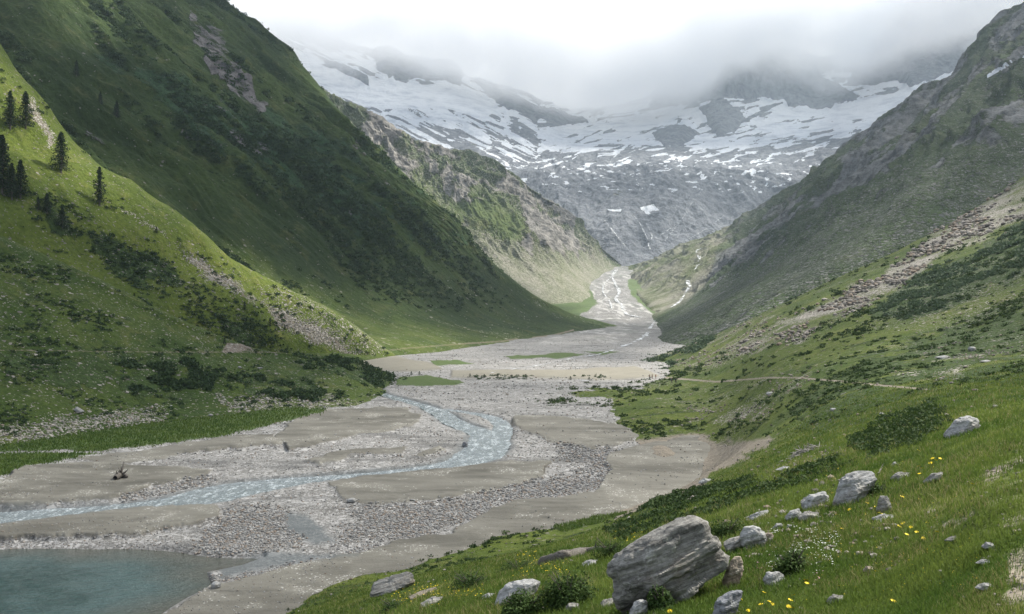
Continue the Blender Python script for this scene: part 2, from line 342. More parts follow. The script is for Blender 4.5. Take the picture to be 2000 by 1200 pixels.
for px_, Y_, Z_ in [(300, 84, -31.5), (550, 110, -31), (800, 125, -31), (1100, 135, -31), (1000, 170, -32), (1250, 160, -30.8), (1340, 178, -29.8), (1360, 150, -29.3), (1100, 215, -31), (900, 250, -31), (800, 320, -32), (1000, 300, -29.6), (1000, 380, -31), (1180, 340, -29.0), (1200, 440, -30), (1230, 600, -40), (1100, 600, -38),
                    (1300, 640, -42), (1500, 620, -30), (1650, 610, -2), (1800, 630, 15), (2000, 690, 60), (2600, 800, 260), (1300, 900, -90), (2000, 900, 20), (0, 60, -33), (0, 120, -40), (0, 300, -50), (500, 500, -50), (-500, 60, -34), (2600, 1.5, -1.4), (1000, 2, -1.75), (-500, 2, -2.6), (-500, 8, -7), (1000, 6, -2.9)]:
    pts.append([(px_-1000)/F*Y_, Y_, Z_])
pts = np.array(pts)
def gk(X, Y): return np.stack([X/Y*2.6, np.log(Y)], -1)
ck = gk(pts[:, 0], pts[:, 1])
def tps(r2): return 0.5*r2*np.log(r2+1e-12)
n_ = len(ck); D = tps(((ck[:, None]-ck[None])**2).sum(-1)) + np.eye(n_)*0.0015
A_ = np.zeros((n_+3, n_+3)); A_[:n_, :n_] = D; A_[:n_, n_] = 1; A_[:n_, n_+1:] = ck; A_[n_, :n_] = 1; A_[n_+1:, :n_] = ck.T
sgn = pts[:, 2]/pts[:, 1]**0.55      # even out near and far heights
wts = np.linalg.solve(A_, np.concatenate([sgn, [0, 0, 0]]))
def gbase(X, Y): return chunked(_gbase, np.asarray(X, float), np.asarray(Y, float))
def _gbase(X, Y):
    q = gk(X, Y); r = wts[n_]+q@wts[n_+1:]
    for i in range(n_): r = r+wts[i]*tps(((q-ck[i])**2).sum(-1))
    return r*Y**0.55
def gz(X, Y):
    XY = np.stack([X, Y], -1); d = sm(3, 60, Y)
    return gbase(X, Y) + fbm(XY*0.5, 4, 80)*0.13*(1-0.4*d) + fbm(XY*0.07, 4, 85)*0.55*d + fbm(XY*0.018, 4, 88)*2.2*sm(130, 300, Y)*sm(0.2, 0.45, X/Y)
TALUS = [(2010, 345), (1960, 380), (1880, 420), (1800, 480), (1700, 545), (1600, 600), (1500, 650), (1430, 680), (1450, 700), (1560, 672), (1640, 620), (1740, 570), (1850, 500), (1940, 450), (2010, 420)]
STONY = [[(1290, 690), (1400, 640), (1520, 610), (1560, 640), (1440, 700), (1380, 720), (1290, 730)], [(1790, 690), (1900, 660), (2010, 650), (2010, 690), (1850, 710)], [(1460, 750), (1560, 720), (1600, 728), (1540, 770), (1460, 775)],
         [(1330, 800), (1500, 790), (1480, 830), (1340, 830)], [(1750, 740), (1900, 715), (1880, 750)], [(1480, 925), (1650, 870), (1640, 905), (1500, 935)]]
DIRTS = [[(1930, 890), (2010, 870), (2060, 1250), (1990, 1250), (1960, 1080), (1900, 960)], [(1810, 1010), (1900, 990), (1910, 1040), (1830, 1060)], [(1280, 985), (1340, 930), (1420, 880), (1300, 900)]]
PATHR = [(1240, 733), (1300, 738), (1400, 746), (1500, 738), (1560, 738), (1650, 746), (1720, 753), (1810, 761)]
def build_G():
    k = np.concatenate([np.linspace(-1.5, -0.62, 60)[:-1], np.linspace(-0.62, -0.3, 150)[:-1], np.linspace(-0.3, 0.66, 1000), np.linspace(0.66, 1.3, 60)[1:]])
    Y = np.exp(np.linspace(math.log(1.2), math.log(900), 800)); KK, YY = np.meshgrid(k, Y, indexing='ij')
    P = np.stack([KK*YY, YY, gz(KK*YY, YY)], -1); px, py = pix(P); XY = P[..., :2]
    tal = region(px, py, [TALUS], 6, 22, 90, 50, 30)
    sto = region(px, py, STONY, 10, 25, 92, 50, 25)
    far = sm(60, 200, YY)
    stone = np.clip(tal*(0.48+1.1*fbm(XY*0.06, 4, 93)) + sto*0.34*sm(-0.1, 0.3, fbm(XY*0.12, 4, 94)) + 0.035*far + 0.10*far*sm(0.1, 0.5, fbm(XY*0.04, 4, 96)), 0, 1)
    shr_poly = region(px, py, [[(1700, 610), (1800, 540), (1900, 500), (1990, 440), (2060, 420), (2060, 500), (1900, 570), (1780, 620), (1710, 625)]], 8, 20, 98, 40, 25)
    mid = sm(30, 90, YY)
    n = fbm(XY*np.array([0.05, 0.05]), 5, 99)
    lowr = region(px, py, [[(1560, 760), (1700, 700), (2060, 560), (2060, 820), (1700, 900), (1560, 840)], [(1620, 860), (1700, 810), (1820, 790), (1850, 830), (1700, 890)], [(1200, 1030), (1300, 970), (1450, 945), (1640, 900), (1500, 960), (1350, 1010), (1230, 1050)]], 18, 35, 101, 60, 30)
    shrub = np.clip(0.30*mid+0.25*n*mid + 0.33*lowr + 0.6*shr_poly - 0.7*tal, 0, 1)
    soil = region(px, py, DIRTS, 26, 55, 103, 50, 30)*(0.50+0.5*fbm(XY*1.2, 4, 105))
    path = 0.8-0.8*sm(1.0, 3.2, ldist(px, py-0, PATHR)*np.ones_like(px)); path *= (YY > 60)
    soil = np.maximum(soil, path); shrub *= 1-path; soil = np.maximum(soil, 0.85*sm(-26.9, -28.4, P[..., 2]+1.2*fbm(XY*0.06, 4, 106))*(YY > 90)*(px > 1200)*sm(845, 868, py+0.12*(px-1250))); soil = np.maximum(soil, 0.42*tal); soil = np.maximum(soil, 0.8*region(px, py, [[(1270, 990), (1340, 920), (1390, 875), (1450, 850), (1490, 850), (1490, 875), (1420, 915), (1340, 985)]], 18, 40, 107, 50, 25)); 
    return P, dict(stone=stone, shrub=shrub, soil=np.clip(soil, 0, 1), rock=np.zeros_like(px), near=1-sm(25, 70, YY))
P, at = build_G(); SURF['near'] = P; G_AT = at
gm = ground_mat('meadow_near', 1.0, soil=(0.20, 0.175, 0.14))
gr = mesh_obj('hillside', P.reshape(-1, 3), grid_faces(*P.shape[:2]), gm, attrs=at); gr['kind'] = 'structure'
# ------------------------------------------------------------------ the mountain sides
def sheet(name, C, nu, nv, amp, fn, mat, linear_v=False):
    """C: control points [station][row] in metres, smoothly resampled and roughened; fn gives masks"""
    C = np.asarray(C, float); P = catmull(catmull(C, nu, 0), nv, 1)
    U, V = np.meshgrid(np.linspace(0, len(C)-1, nu), np.linspace(0, C.shape[1]-1, nv), indexing='ij')
    N = normals(P); d = amp(P, U, V); P = P+N*d[..., None]
    at = fn(P, U, V, d); SURF[name] = P
    o = mesh_obj(name, P.reshape(-1, 3), grid_faces(nu, nv), mat, attrs=at); o['kind'] = 'structure'; return o
z0 = lambda P: np.zeros(P.shape[:2])
# --- big dark green mountain side on the left: contour rows running to its silhouette
fd = np.array([0.334, 0.942]); fn_ = np.array([-0.942, 0.334]); F0 = np.array([-85, 483.0])
SIL = [(1216, 642, 1120), (1150, 624, 1085), (1100, 606, 1055), (1050, 581, 1020), (1000, 546, 1000), (950, 506, 985), (900, 456, 990), (850, 411, 1010), (800, 366, 1045), (750, 316, 1085), (700, 266, 1135), (650, 206, 1200), (600, 151, 1275), (560, 101, 1340), (525, 68, 1380), (490, 40, 1410), (430, 0, 1440), (370, -60, 1480), (300, -130, 1520), (150, -230, 1600)]
rows = []
for i, (a, b, Y) in enumerate(SIL):
    s = W(a, b, Y); h = s[2]+24; 
    pr = np.interp(h, [-5, 0, 6, 20, 45, 90, 200, 900], [-30, 0, 30, 70, 112, 170, 305, 1190]) 
    st = F0+fd*(-420)+fn_*pr; md = F0+fd*0+fn_*pr
    e = s[:2]; r = [[*st, s[2]-3], [*(st*.6+md*.4), s[2]-2], [*md, s[2]]]
    for t in (0.25, 0.5, 0.75): r.append([*(md*(1-t)+e*t), s[2]])
    r.append([*(md*0.08+e*0.92), s[2]]); r.append(list(s))
    b1 = s*np.array([1.03, 1.06, 1]); b1[0] -= 28; b2 = s*np.array([1.03, 1.22, 1]); b2[0] -= 140; b2[2] -= 15; r += [list(b1), list(b2)]
    rows.append(r)
C = np.array(rows).transpose(1, 0, 2)        # station = along contour, row = height
C = np.concatenate([C[:, :1]-np.array([-8, -10, 14.0]), C], 1)
def strike(P): return P[..., 0]*fd[0]+P[..., 1]*fd[1]
def perp(P): return (P[..., 0]-F0[0])*fn_[0]+(P[..., 1]-F0[1])*fn_[1]
def ampA(P, U, V):
    s = strike(P); t = perp(P); wv = fbm(np.stack([s*0.006, t*0.006], -1), 3, 110)
    hgt = sm(10, 120, P[..., 2]); edge = 1-sm(6.2, 7.0, U)*(1-sm(7.0, 7.6, U))*0.55
    g1 = fbm(np.stack([s*0.017+wv*1.2, t*0.0028], -1), 5, 112, 0.55, True); g2 = fbm(np.stack([s*0.07+wv*2, t*0.014], -1), 4, 118, 0.55, True)
    n = fbm(P*0.03, 5, 122)
    return ((g1*17+g2*4.0)*(0.12+0.88*hgt)+n*(1.2+3.5*hgt))*edge
def maskA(P, U, V, d):
    px, py = pix(P); s = strike(P); t = perp(P)
    q = np.stack([s*0.02, t*0.006], -1); st = fbm(q+fbm(P[..., :2]*0.01, 3, 5)[..., None]*1.2, 5, 130, 0.6)
    dark = region(px, py, [[(160, 80), (300, 180), (420, 290), (560, 400), (700, 560), (860, 640), (1100, 640), (1200, 640), (1080, 590), (900, 455), (700, 240), (640, 230), (520, 200), (360, 150)]], 40, 40, 133, 90)
    low = sm(10, 90, P[..., 2])
    shrub = np.clip(0.10+0.42*dark*low+0.42*st*low-0.06*(1-low), 0, 1)
    rkp = region(px, py, [[(380, 20), (430, 60), (520, 200), (490, 230), (420, 150), (360, 60)], [(150, 220), (220, 280), (200, 300), (150, 250)], [(420, 150), (470, 240), (520, 300), (500, 320), (440, 240)], [(640, 350), (700, 430), (670, 420)], [(690, 260), (760, 360), (740, 370), (680, 290)], [(330, 210), (380, 265), (350, 255)]], 8, 26, 140, 30)
    rock = np.clip(0.52*rkp+0.24*fbm(np.stack([s*0.03, t*0.012], -1), 5, 144, 0.6)*low, 0, 1)
    stone = 0.006+0.06*sm(0.1, 0.5, fbm(P*0.02, 3, 147))*(1-low)
    soil = (1-sm(1.0, 2.4, ldist(px, py, [(690, 692), (800, 680), (900, 672), (980, 667), (1010, 662)])))*0.9
    soil = np.maximum(soil, (1-sm(1.0, 2.4, ldist(px, py, [(1040, 660), (1080, 655), (1120, 645)])))*0.8)
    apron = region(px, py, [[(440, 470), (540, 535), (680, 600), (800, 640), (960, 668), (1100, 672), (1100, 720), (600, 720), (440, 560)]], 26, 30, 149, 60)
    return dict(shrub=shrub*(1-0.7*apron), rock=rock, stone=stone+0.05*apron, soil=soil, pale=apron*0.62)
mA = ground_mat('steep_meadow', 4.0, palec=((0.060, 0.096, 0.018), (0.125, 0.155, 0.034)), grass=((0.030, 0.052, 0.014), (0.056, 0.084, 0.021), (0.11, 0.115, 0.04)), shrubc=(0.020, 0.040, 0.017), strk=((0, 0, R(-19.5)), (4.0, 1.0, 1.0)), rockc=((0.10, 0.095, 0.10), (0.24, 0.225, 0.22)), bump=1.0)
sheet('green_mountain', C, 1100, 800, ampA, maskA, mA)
# --- sunlit spur below it on the left
SILB = [(-80, -20, 420), (0, 118, 415), (60, 190, 415), (118, 262, 415), (178, 316, 418), (245, 354, 420), (336, 415, 425), (400, 460, 430), (455, 505, 436), (525, 543, 445), (630, 598, 455), (700, 645, 465), (745, 680, 475), (770, 698, 480)]
rows = []
for (a, b, Y) in [(-200, -200, 430)]+SILB:
    s = W(a, b, Y); dr = np.array([0.5, 0.86]); low = np.clip((s[2]+28)/60, 0, 1)
    r = [[*(s[:2]-dr*L), s[2]-L*0.01*low] for L in (340, 230, 150, 90, 40)]+[list(s)]
    r.append([s[0]-12, s[1]+25, s[2]-7*low]); r.append([s[0]-60, s[1]+90, s[2]-60*low-2]); rows.append(r)
C = np.array(rows)[::-1].transpose(1, 0, 2); C = np.concatenate([C[:, :1]-np.array([-6, 6, 12.0]), C], 1)
def ampB(P, U, V):
    s = P[..., 0]*.5+P[..., 1]*.86; t = -P[..., 0]*.86+P[..., 1]*.5; low = sm(-24, 10, P[..., 2])
    return (fbm(np.stack([s*0.022, t*0.006], -1), 4, 150, 0.5, True)*3.6+fbm(P*0.06, 5, 152)*1.3)*(0.15+0.85*low)*(1-0.5*sm(4.2, 5, U)*(1-sm(5, 5.6, U)))
def maskB(P, U, V, d):
    px, py = pix(P); s = P[..., 0]*.5+P[..., 1]*.86; t = -P[..., 0]*.86+P[..., 1]*.5
    shp = region(px, py, [[(40, 390), (120, 400), (300, 480), (400, 560), (420, 600), (300, 560), (160, 470)], [(300, 520), (500, 640), (640, 700), (420, 660)]], 25, 40, 160, 60)
    shrub = np.clip(0.16+0.3*shp+0.34*fbm(np.stack([s*0.05, t*0.02], -1), 4, 161), 0, 1)
    sc_ = region(px, py, [[(360, 490), (400, 510), (460, 555), (505, 585), (490, 588), (430, 560), (380, 520)], [(510, 590), (620, 640), (700, 690), (640, 680), (540, 630)], [(60, 190), (110, 270), (100, 285), (50, 210)], [(240, 400), (330, 460), (300, 450)]], 7, 16, 163, 30)
    spk = region(px, py, [[(560, 560), (700, 620), (800, 690), (700, 700), (600, 650), (500, 560)]], 20, 20, 165, 50)
    return dict(shrub=shrub*(1-sc_), rock=0.25*fbm(P*0.05, 4, 167), stone=np.clip(0.04+0.5*sc_+0.2*spk, 0, 1), soil=sc_*0.6)
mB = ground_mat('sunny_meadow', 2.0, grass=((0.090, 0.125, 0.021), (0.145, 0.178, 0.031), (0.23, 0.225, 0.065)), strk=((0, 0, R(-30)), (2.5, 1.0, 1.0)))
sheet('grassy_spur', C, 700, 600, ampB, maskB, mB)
# --- nearest green knoll on the left, down to the river
CC = [(-700, (1000, 120), (230, 215)), (-300, (925, 152), (340, 245)), (0, (876, 178), (468, 270)), (120, (858, 190), (522, 272)), (245, (842, 204), (576, 276)), (350, (832, 214), (626, 280)), (420, (824, 220), (655, 284)), (490, (815, 228), (680, 290)), (560, (808, 236), (690, 298)), (620, (803, 241), (694, 306)), (680, (799, 246), (702, 318)), (720, (790, 260), (714, 332)), (750, (770, 290), (726, 342)), (776, (745, 340), (741, 350))]
C = []
for a, (fy, fY), (cy, cY) in CC:
    f = W(a, fy, fY); f[2] = bedz(fY)-0.2; cr = W(a, cy, cY); h = cr[2]-f[2]
    col = [f+np.array([3, -6, -2.5])]
    for t in (0, 0.2, 0.4, 0.6, 0.8, 0.93, 1.0): p = f*(1-t)+cr*t; p[2] = f[2]+h*(t**1.12); col.append(p)
    col.append(cr+np.array([-6, 14, -min(h, 3)*0.8])); col.append(cr+np.array([-25, 60, -min(h, 40)*0.8-4])); C.append(col)
def ampC(P, U, V):
    e = 1-sm(12.0, 13, U); return (fbm(P*0.035, 5, 170)*1.6+fbm(P*0.12, 4, 172)*0.6)*(0.25+0.75*e)*sm(0.9, 2.2, V)
def maskC(P, U, V, d):
    px, py = pix(P)
    shp = region(px, py, [[(220, 720), (330, 700), (420, 740), (380, 780), (280, 770)], [(560, 690), (680, 690), (775, 735), (720, 760), (690, 740), (600, 705)], [(460, 740), (600, 740), (640, 770), (500, 775)], [(0, 700), (260, 700), (200, 760), (0, 760)]], 14, 30, 174, 50)
    shrub = np.clip(0.27+0.34*fbm(P*np.array([0.10, 0.10, 0.2]), 4, 176)+0.36*shp, 0, 1)
    sto = region(px, py, [[(-300, 860), (150, 815), (330, 800), (320, 830), (150, 850), (0, 868), (-300, 900)], [(430, 780), (620, 770), (700, 790), (600, 800), (430, 800)]], 14, 26, 178, 50, 25)
    path = (1-sm(0.8, 2.6, ldist(px, py, [(-300, 684), (0, 684), (300, 688), (560, 688), (700, 692)])))
    pk = region(px, py, [[(440, 668), (480, 674), (492, 688), (430, 688)]], 4, 6, 180)
    return dict(shrub=shrub*(1-path)*(1-sto*0.5)*(1-pk), rock=z0(P), stone=np.clip(0.05+0.36*sto+0.3*pk, 0, 1), soil=np.maximum(path*0.55, pk))
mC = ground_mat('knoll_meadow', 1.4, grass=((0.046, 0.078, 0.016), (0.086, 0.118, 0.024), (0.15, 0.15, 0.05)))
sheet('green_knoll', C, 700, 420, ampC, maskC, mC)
# --- generic wall from crest and foot points
def wall(name, st, back, prof, ts, nu, nv, amp, fn, mat):
    C = []
    for (cr, ft) in st:
        cr = W(*cr); ft = W(*ft); h = cr[2]-ft[2]; col = []
        for t in ts:
            p = ft*(1-t)+cr*t; p[2] = ft[2]+h*prof(t) if h > 3 else p[2]; col.append(p)
        col.insert(0, ft+(ft-cr)*0.06*np.array([1, 1, 0])-np.array([0, 0, 14.0]))
        col += [cr+np.array(back)*0.25*min(1, h/150), cr+np.array(back)*min(1, h/150)]; C.append(col)
    return sheet(name, C, nu, nv, amp, fn, mat)
STD = [((380, 10, 2350), (760, 615, 1200)), ((450, 60, 2300), (850, 610, 1250)), ((560, 130, 2300), (960, 605, 1350)), ((610, 172, 2280), (1005, 603, 1385)), ((650, 190, 2250), (1040, 602, 1420)), ((700, 218, 2220), (1065, 601, 1450)), ((740, 240, 2200), (1085, 600, 1480)), ((800, 274, 2200), (1108, 597, 1515)), ((860, 287, 2200), (1128, 592, 1560)), ((930, 307, 2250), (1150, 578, 1680)), ((1000, 347, 2300), (1150, 562, 1850)), ((1050, 382, 2350), (1152, 548, 2000)), ((1090, 412, 2400), (1165, 540, 2120)), ((1150, 466, 2430), (1185, 530, 2280)), ((1214, 518, 2440), (1214, 524, 2420))]
def ampD(P, U, V):
    q = np.stack([(P[..., 0]*.88+P[..., 1]*.47)*0.012, (P[..., 1]*.88-P[..., 0]*.47)*0.0035, P[..., 2]*0.002], -1); e = 1-sm(12.5, 14, U)
    return (fbm(q+fbm(P*0.003, 3, 181)[..., None]*0.6, 6, 183, 0.6, True)*40+fbm(P*0.03, 4, 186)*5)*sm(1.3, 4.5, V)*(1-0.55*sm(7.4, 9, V))*(0.15+0.85*e)+fbm(P*0.012, 4, 187)*4*e
def maskD(P, U, V, d):
    px, py = pix(P)
    up = sm(2.6, 4.6, V+fbm(P*0.006, 4, 190)*1.3)
    gl = region(px, py, [[(730, 290), (800, 350), (900, 450), (1010, 560), (900, 560), (760, 380)], [(850, 400), (960, 400), (1040, 440), (1000, 480), (900, 440)]], 25, 35, 192, 60)
    rb = fbm(P*np.array([0.02, 0.006, 0.006]), 5, 195, 0.6); rock = np.clip(0.50*up+0.8*rb+0.3*fbm(P*0.012, 5, 194)-0.34*gl, 0, 1)
    stone = np.clip(0.38*(1-up)+0.2-0.22*gl, 0, 1)
    shrub = np.clip(0.12+0.25*fbm(P*0.02, 4, 196)+0.2*gl, 0, 1)
    soil = region(px, py, [[(1000, 430), (1130, 440), (1200, 500), (1150, 520), (1080, 470)], [(960, 480), (1100, 510), (1140, 560), (1080, 560), (1000, 530)]], 15, 30, 198, 60)*0.45
    return dict(rock=rock, stone=stone, shrub=shrub, soil=soil, pale=0.45*(1-up)*(1-gl))
mD = ground_mat('rocky_slope', 9.0, grass=((0.06, 0.09, 0.025), (0.10, 0.13, 0.04), (0.19, 0.19, 0.09)), STC=3.0, strk=((0, 0, R(-62)), (4, 1, 1)), rockc=((0.10, 0.097, 0.09), (0.40, 0.375, 0.335)), stonec=((0.2, 0.19, 0.16), (0.36, 0.34, 0.29)), bump=0.9, soil=(0.25, 0.235, 0.19))
tsx = (0, 0.15, 0.3, 0.45, 0.6, 0.75, 0.88, 0.96, 1)
wall('rocky_mountain', STD, (-300, 500, -60), lambda t: 0.62*t+0.38*t*t, tsx, 900, 420, ampD, maskD, mD)
STF = [((2700, -500, 1300), (2100, 700, 560)), ((2350, -260, 1500), (1420, 680, 560)), ((2120, -90, 1620), (1340, 674, 610)), ((2000, 12, 1700), (1300, 668, 650)), ((1960, 32, 1730), (1290, 664, 700)), ((1920, 82, 1750), (1287, 659, 760)), ((1880, 130, 1800), (1285, 655, 820)), ((1820, 166, 1850), (1284, 651, 880)), ((1760, 206, 1900), (1284, 647, 950)), ((1700, 250, 1950), (1285, 642, 1040)), ((1660, 284, 1980), (1287, 638, 1090)), ((1630, 316, 2000), (1290, 633, 1130)), ((1570, 352, 2050), (1292, 628, 1180)), ((1500, 405, 2100), (1290, 622, 1250)), ((1440, 440, 2200), (1282, 611, 1350)), ((1380, 466, 2250), (1270, 592, 1500)), ((1290, 506, 2350), (1245, 572, 1750)), ((1232, 520, 2400), (1222, 545, 2150)), ((1212, 524, 2420), (1213, 529, 2380))]
def ampF(P, U, V):
    e = 1-sm(15.5, 18, U); q = np.stack([(P[..., 0]*.75-P[..., 1]*.66)*0.012, (P[..., 1]*.75+P[..., 0]*.66)*0.0032, P[..., 2]*0.002], -1)
    return (fbm(q+fbm(P*0.003, 3, 201)[..., None]*0.8, 6, 203, 0.62, True)*34+fbm(P*0.03, 4, 206)*5)*sm(1.8, 4.0, V)*(1-0.6*sm(7.2, 9, V))*(0.06+0.94*e)+fbm(P*0.012, 4, 207)*3*e
def maskF(P, U, V, d):
    px, py = pix(P); up = sm(2.9, 3.7, V+fbm(P*0.006, 4, 210)*0.9)*(1-sm(13.3, 15.2, U))
    gt = region(px, py, [[(1660, 280), (1560, 350), (1440, 430), (1430, 450), (1600, 380), (1700, 300), (1760, 250)], [(1430, 520), (1480, 510), (1480, 560), (1430, 560)], [(1900, 60), (2000, 200), (1900, 300), (1700, 300), (1720, 240)]], 16, 30, 212, 60)
    rbf = fbm(np.stack([(P[..., 0]*.75-P[..., 1]*.66)*0.022, (P[..., 1]*.75+P[..., 0]*.66)*0.005], -1)+fbm(P[..., :2]*0.004, 3, 215)[..., None], 5, 213, 0.62); rock = np.clip(0.52*up+0.9*rbf+0.3*fbm(P*0.014, 5, 214)-0.22*gt+0.25*sm(8, 2, U)*sm(6.5, 8.5, V)-0.6*sm(14.5, 15.5, U), 0, 1)
    shr = np.clip(0.28+0.35*fbm(P*0.012, 4, 216)+0.15*(1-up)-0.25*sm(14, 16, U), 0, 1)
    fan = region(px, py, [[(1375, 462), (1400, 452), (1420, 470), (1400, 500), (1370, 560), (1330, 600), (1290, 610), (1270, 600), (1320, 560), (1350, 510)], [(1215, 545), (1250, 550), (1350, 515), (1360, 500), (1270, 530), (1225, 530)]], 7, 16, 218, 40)
    st = np.clip(0.08+0.7*fan+0.22*(1-up)*sm(14, 9, U), 0, 1)
    snow = region(px, py, [[(1920, 152), (1950, 132), (1975, 118), (1980, 122), (1945, 145), (1925, 154)], [(1988, 112), (2010, 108), (2010, 114)]], 2, 3, 219)
    return dict(rock=rock*(1-fan), shrub=shr*(1-fan), stone=st, soil=np.clip(0.6*fan+0.1+sm(13.0, 15, U)*(0.12+0.5*fbm(P*0.02, 4, 217)), 0, 1), snow=snow, pale=np.clip(sm(12.6, 14.6, U)*0.9+0.6*fan, 0, 1))
mF = ground_mat('dark_rock_slope', 8.0, grass=((0.026, 0.046, 0.016), (0.048, 0.074, 0.024), (0.09, 0.10, 0.045)), soil=(0.115, 0.105, 0.085), STC=3.0, strk=((0, 0, R(49)), (5, 1, 1)), rockc=((0.035, 0.04, 0.042), (0.23, 0.235, 0.235)), stonec=((0.06, 0.062, 0.056), (0.19, 0.19, 0.18)), bump=1.0, snow=True)
wall('rock_ridge', STF, (300, 500, -60), lambda t: 0.55*t+0.45*t*t, tsx, 900, 420, ampF, maskF, mF)
# --- headwall with the glacier
EP = {  # column: (photo row, distance) from foot to crest
 300: [(700, 2700), (560, 2900), (430, 3150), (320, 3500), (240, 3850), (180, 4200), (120, 4500), (60, 4800), (-40, 5200)],
 500: [(640, 2600), (540, 2850), (420, 3100), (320, 3450), (250, 3800), (190, 4200), (140, 4600), (90, 5000), (20, 5350)],
 700: [(600, 2550), (520, 2750), (420, 3000), (330, 3350), (265, 3700), (215, 4150), (175, 4650), (140, 5050), (95, 5350)],
 900: [(580, 2550), (500, 2750), (420, 2950), (340, 3250), (280, 3600), (240, 4050), (200, 4600), (170, 5000), (145, 5300)],
 1000: [(570, 2550), (500, 2700), (420, 2900), (350, 3200), (300, 3550), (262, 4000), (232, 4550), (210, 4950), (190, 5200)],
 1100: [(560, 2520), (500, 2680), (430, 2880), (360, 3150), (310, 3500), (282, 3900), (258, 4500), (238, 4950), (220, 5200)],
 1200: [(530, 2430), (490, 2600), (430, 2800), (365, 3100), (320, 3400), (290, 3850), (262, 4500), (236, 5000), (215, 5300)],
 1300: [(530, 2430), (485, 2600), (425, 2800), (362, 3100), (318, 3400), (288, 3850), (258, 4500), (225, 4950), (180, 5200)],
 1400: [(530, 2500), (480, 2680), (425, 2880), (365, 3150), (320, 3450), (285, 3850), (245, 4400), (195, 4850), (120, 5150)],
 1500: [(530, 2550), (480, 2720), (425, 2900), (370, 3150), (322, 3450), (280, 3900), (235, 4500), (190, 4900), (95, 5150)],
 1600: [(530, 2600), (470, 2800), (410, 3000), (355, 3250), (308, 3550), (268, 3950), (228, 4500), (195, 4900), (110, 5150)],
 1700: [(530, 2600), (460, 2820), (395, 3050), (335, 3300), (290, 3600), (248, 4000), (210, 4500), (170, 4950), (95, 5250)],
 1850: [(530, 2600), (450, 2850), (370, 3100), (305, 3350), (255, 3650), (205, 4050), (165, 4500), (125, 4950), (40, 5300)],
 2050: [(530, 2600), (430, 2850), (340, 3150), (265, 3400), (210, 3700), (160, 4100), (115, 4500), (65, 4900), (-30, 5300)],
 2400: [(530, 2600), (400, 2850), (290, 3150), (200, 3400), (130, 3700), (70, 4100), (20, 4500), (-40, 4900), (-150, 5300)]}
ks = sorted(EP); pxs = np.linspace(300, 2400, 43)
C = []
for x in pxs:
    row = []
    for j in range(9):
        yy = np.interp(x, ks, [EP[k_][j][0] for k_ in ks]); dd = np.interp(x, ks, [EP[k_][j][1] for k_ in ks]); row.append(W(x, yy, dd))
    row.append(row[-1]+np.array([0, 300, -250.0])); C.append(row)
E_ROCK = [[(918, 157), (960, 165), (1000, 185), (1060, 205), (1140, 228), (1150, 240), (1110, 242), (1075, 246), (1062, 238), (1000, 216), (985, 216), (965, 195), (945, 180)],
 [(1268, 216), (1300, 150), (1400, 90), (1560, 90), (1600, 150), (1640, 170), (1680, 190), (1665, 200), (1630, 203), (1625, 213), (1600, 213), (1570, 210), (1540, 205), (1525, 193), (1480, 188), (1450, 192), (1415, 190), (1402, 180), (1385, 195), (1300, 210)],
 [(1402, 182), (1440, 213), (1464, 240), (1438, 248), (1410, 268), (1398, 262), (1385, 240), (1365, 212)],
 [(1640, 165), (1680, 125), (1720, 60), (1900, 0), (2000, 0), (1930, 60), (1870, 132), (1830, 150), (1780, 172), (1770, 160), (1735, 160), (1715, 165)],
 [(1278, 262), (1310, 242), (1350, 243), (1367, 262), (1330, 285), (1300, 283), (1285, 272)],
 [(630, 120), (680, 128), (715, 145), (722, 172), (700, 160), (680, 148), (640, 135)], [(730, 90), (900, 110), (905, 165), (860, 160), (760, 150), (740, 140)]]
E_SNOW = [[(540, 80), (600, 110), (640, 130), (720, 150), (800, 165), (905, 166), (950, 185), (985, 216), (950, 226), (880, 214), (800, 212), (740, 213), (680, 197), (600, 155), (540, 120)],
 [(1042, 262), (1085, 246), (1150, 238), (1270, 220), (1380, 212), (1400, 248), (1470, 235), (1540, 208), (1640, 205), (1680, 192), (1800, 168), (1880, 125), (1900, 150), (1800, 200), (1700, 250), (1650, 268), (1560, 268), (1460, 280), (1400, 300), (1380, 290), (1290, 285), (1200, 282), (1120, 300), (1055, 295)],
 [(1253, 404), (1280, 400), (1286, 412), (1270, 420), (1258, 418)], [(1185, 409), (1210, 408), (1212, 413), (1190, 413)]]
E_SOFT = [[(560, 80), (600, 190), (700, 240), (850, 290), (1000, 325), (1150, 330), (1400, 345), (1560, 310), (1680, 290), (1760, 200), (1900, 120), (1900, 60), (1500, 180), (1270, 190), (1000, 160), (800, 120)]]
def ampE(P, U, V):
    q = P*np.array([0.0035, 0.0012, 0.0025]); px, py = pix(P)
    rkm = region(px, py, E_ROCK, 10, 6, 220, 30)
    wall_ = sm(0.5, 1.5, V)*(1-sm(3.0, 4.2, V))
    sn = region(px, py, E_SNOW, 12, 5, 221, 30)
    r = fbm(q+fbm(P*0.001, 3, 222)[..., None]*0.7, 6, 223, 0.6, True)
    return (r*46*wall_+(r*38+28)*rkm+r*26*(1-rkm)*(1-wall_)*(1-0.8*sn)+fbm(P*0.008, 5, 226)*13*(1-0.7*sn))*sm(0.2, 1.2, V)
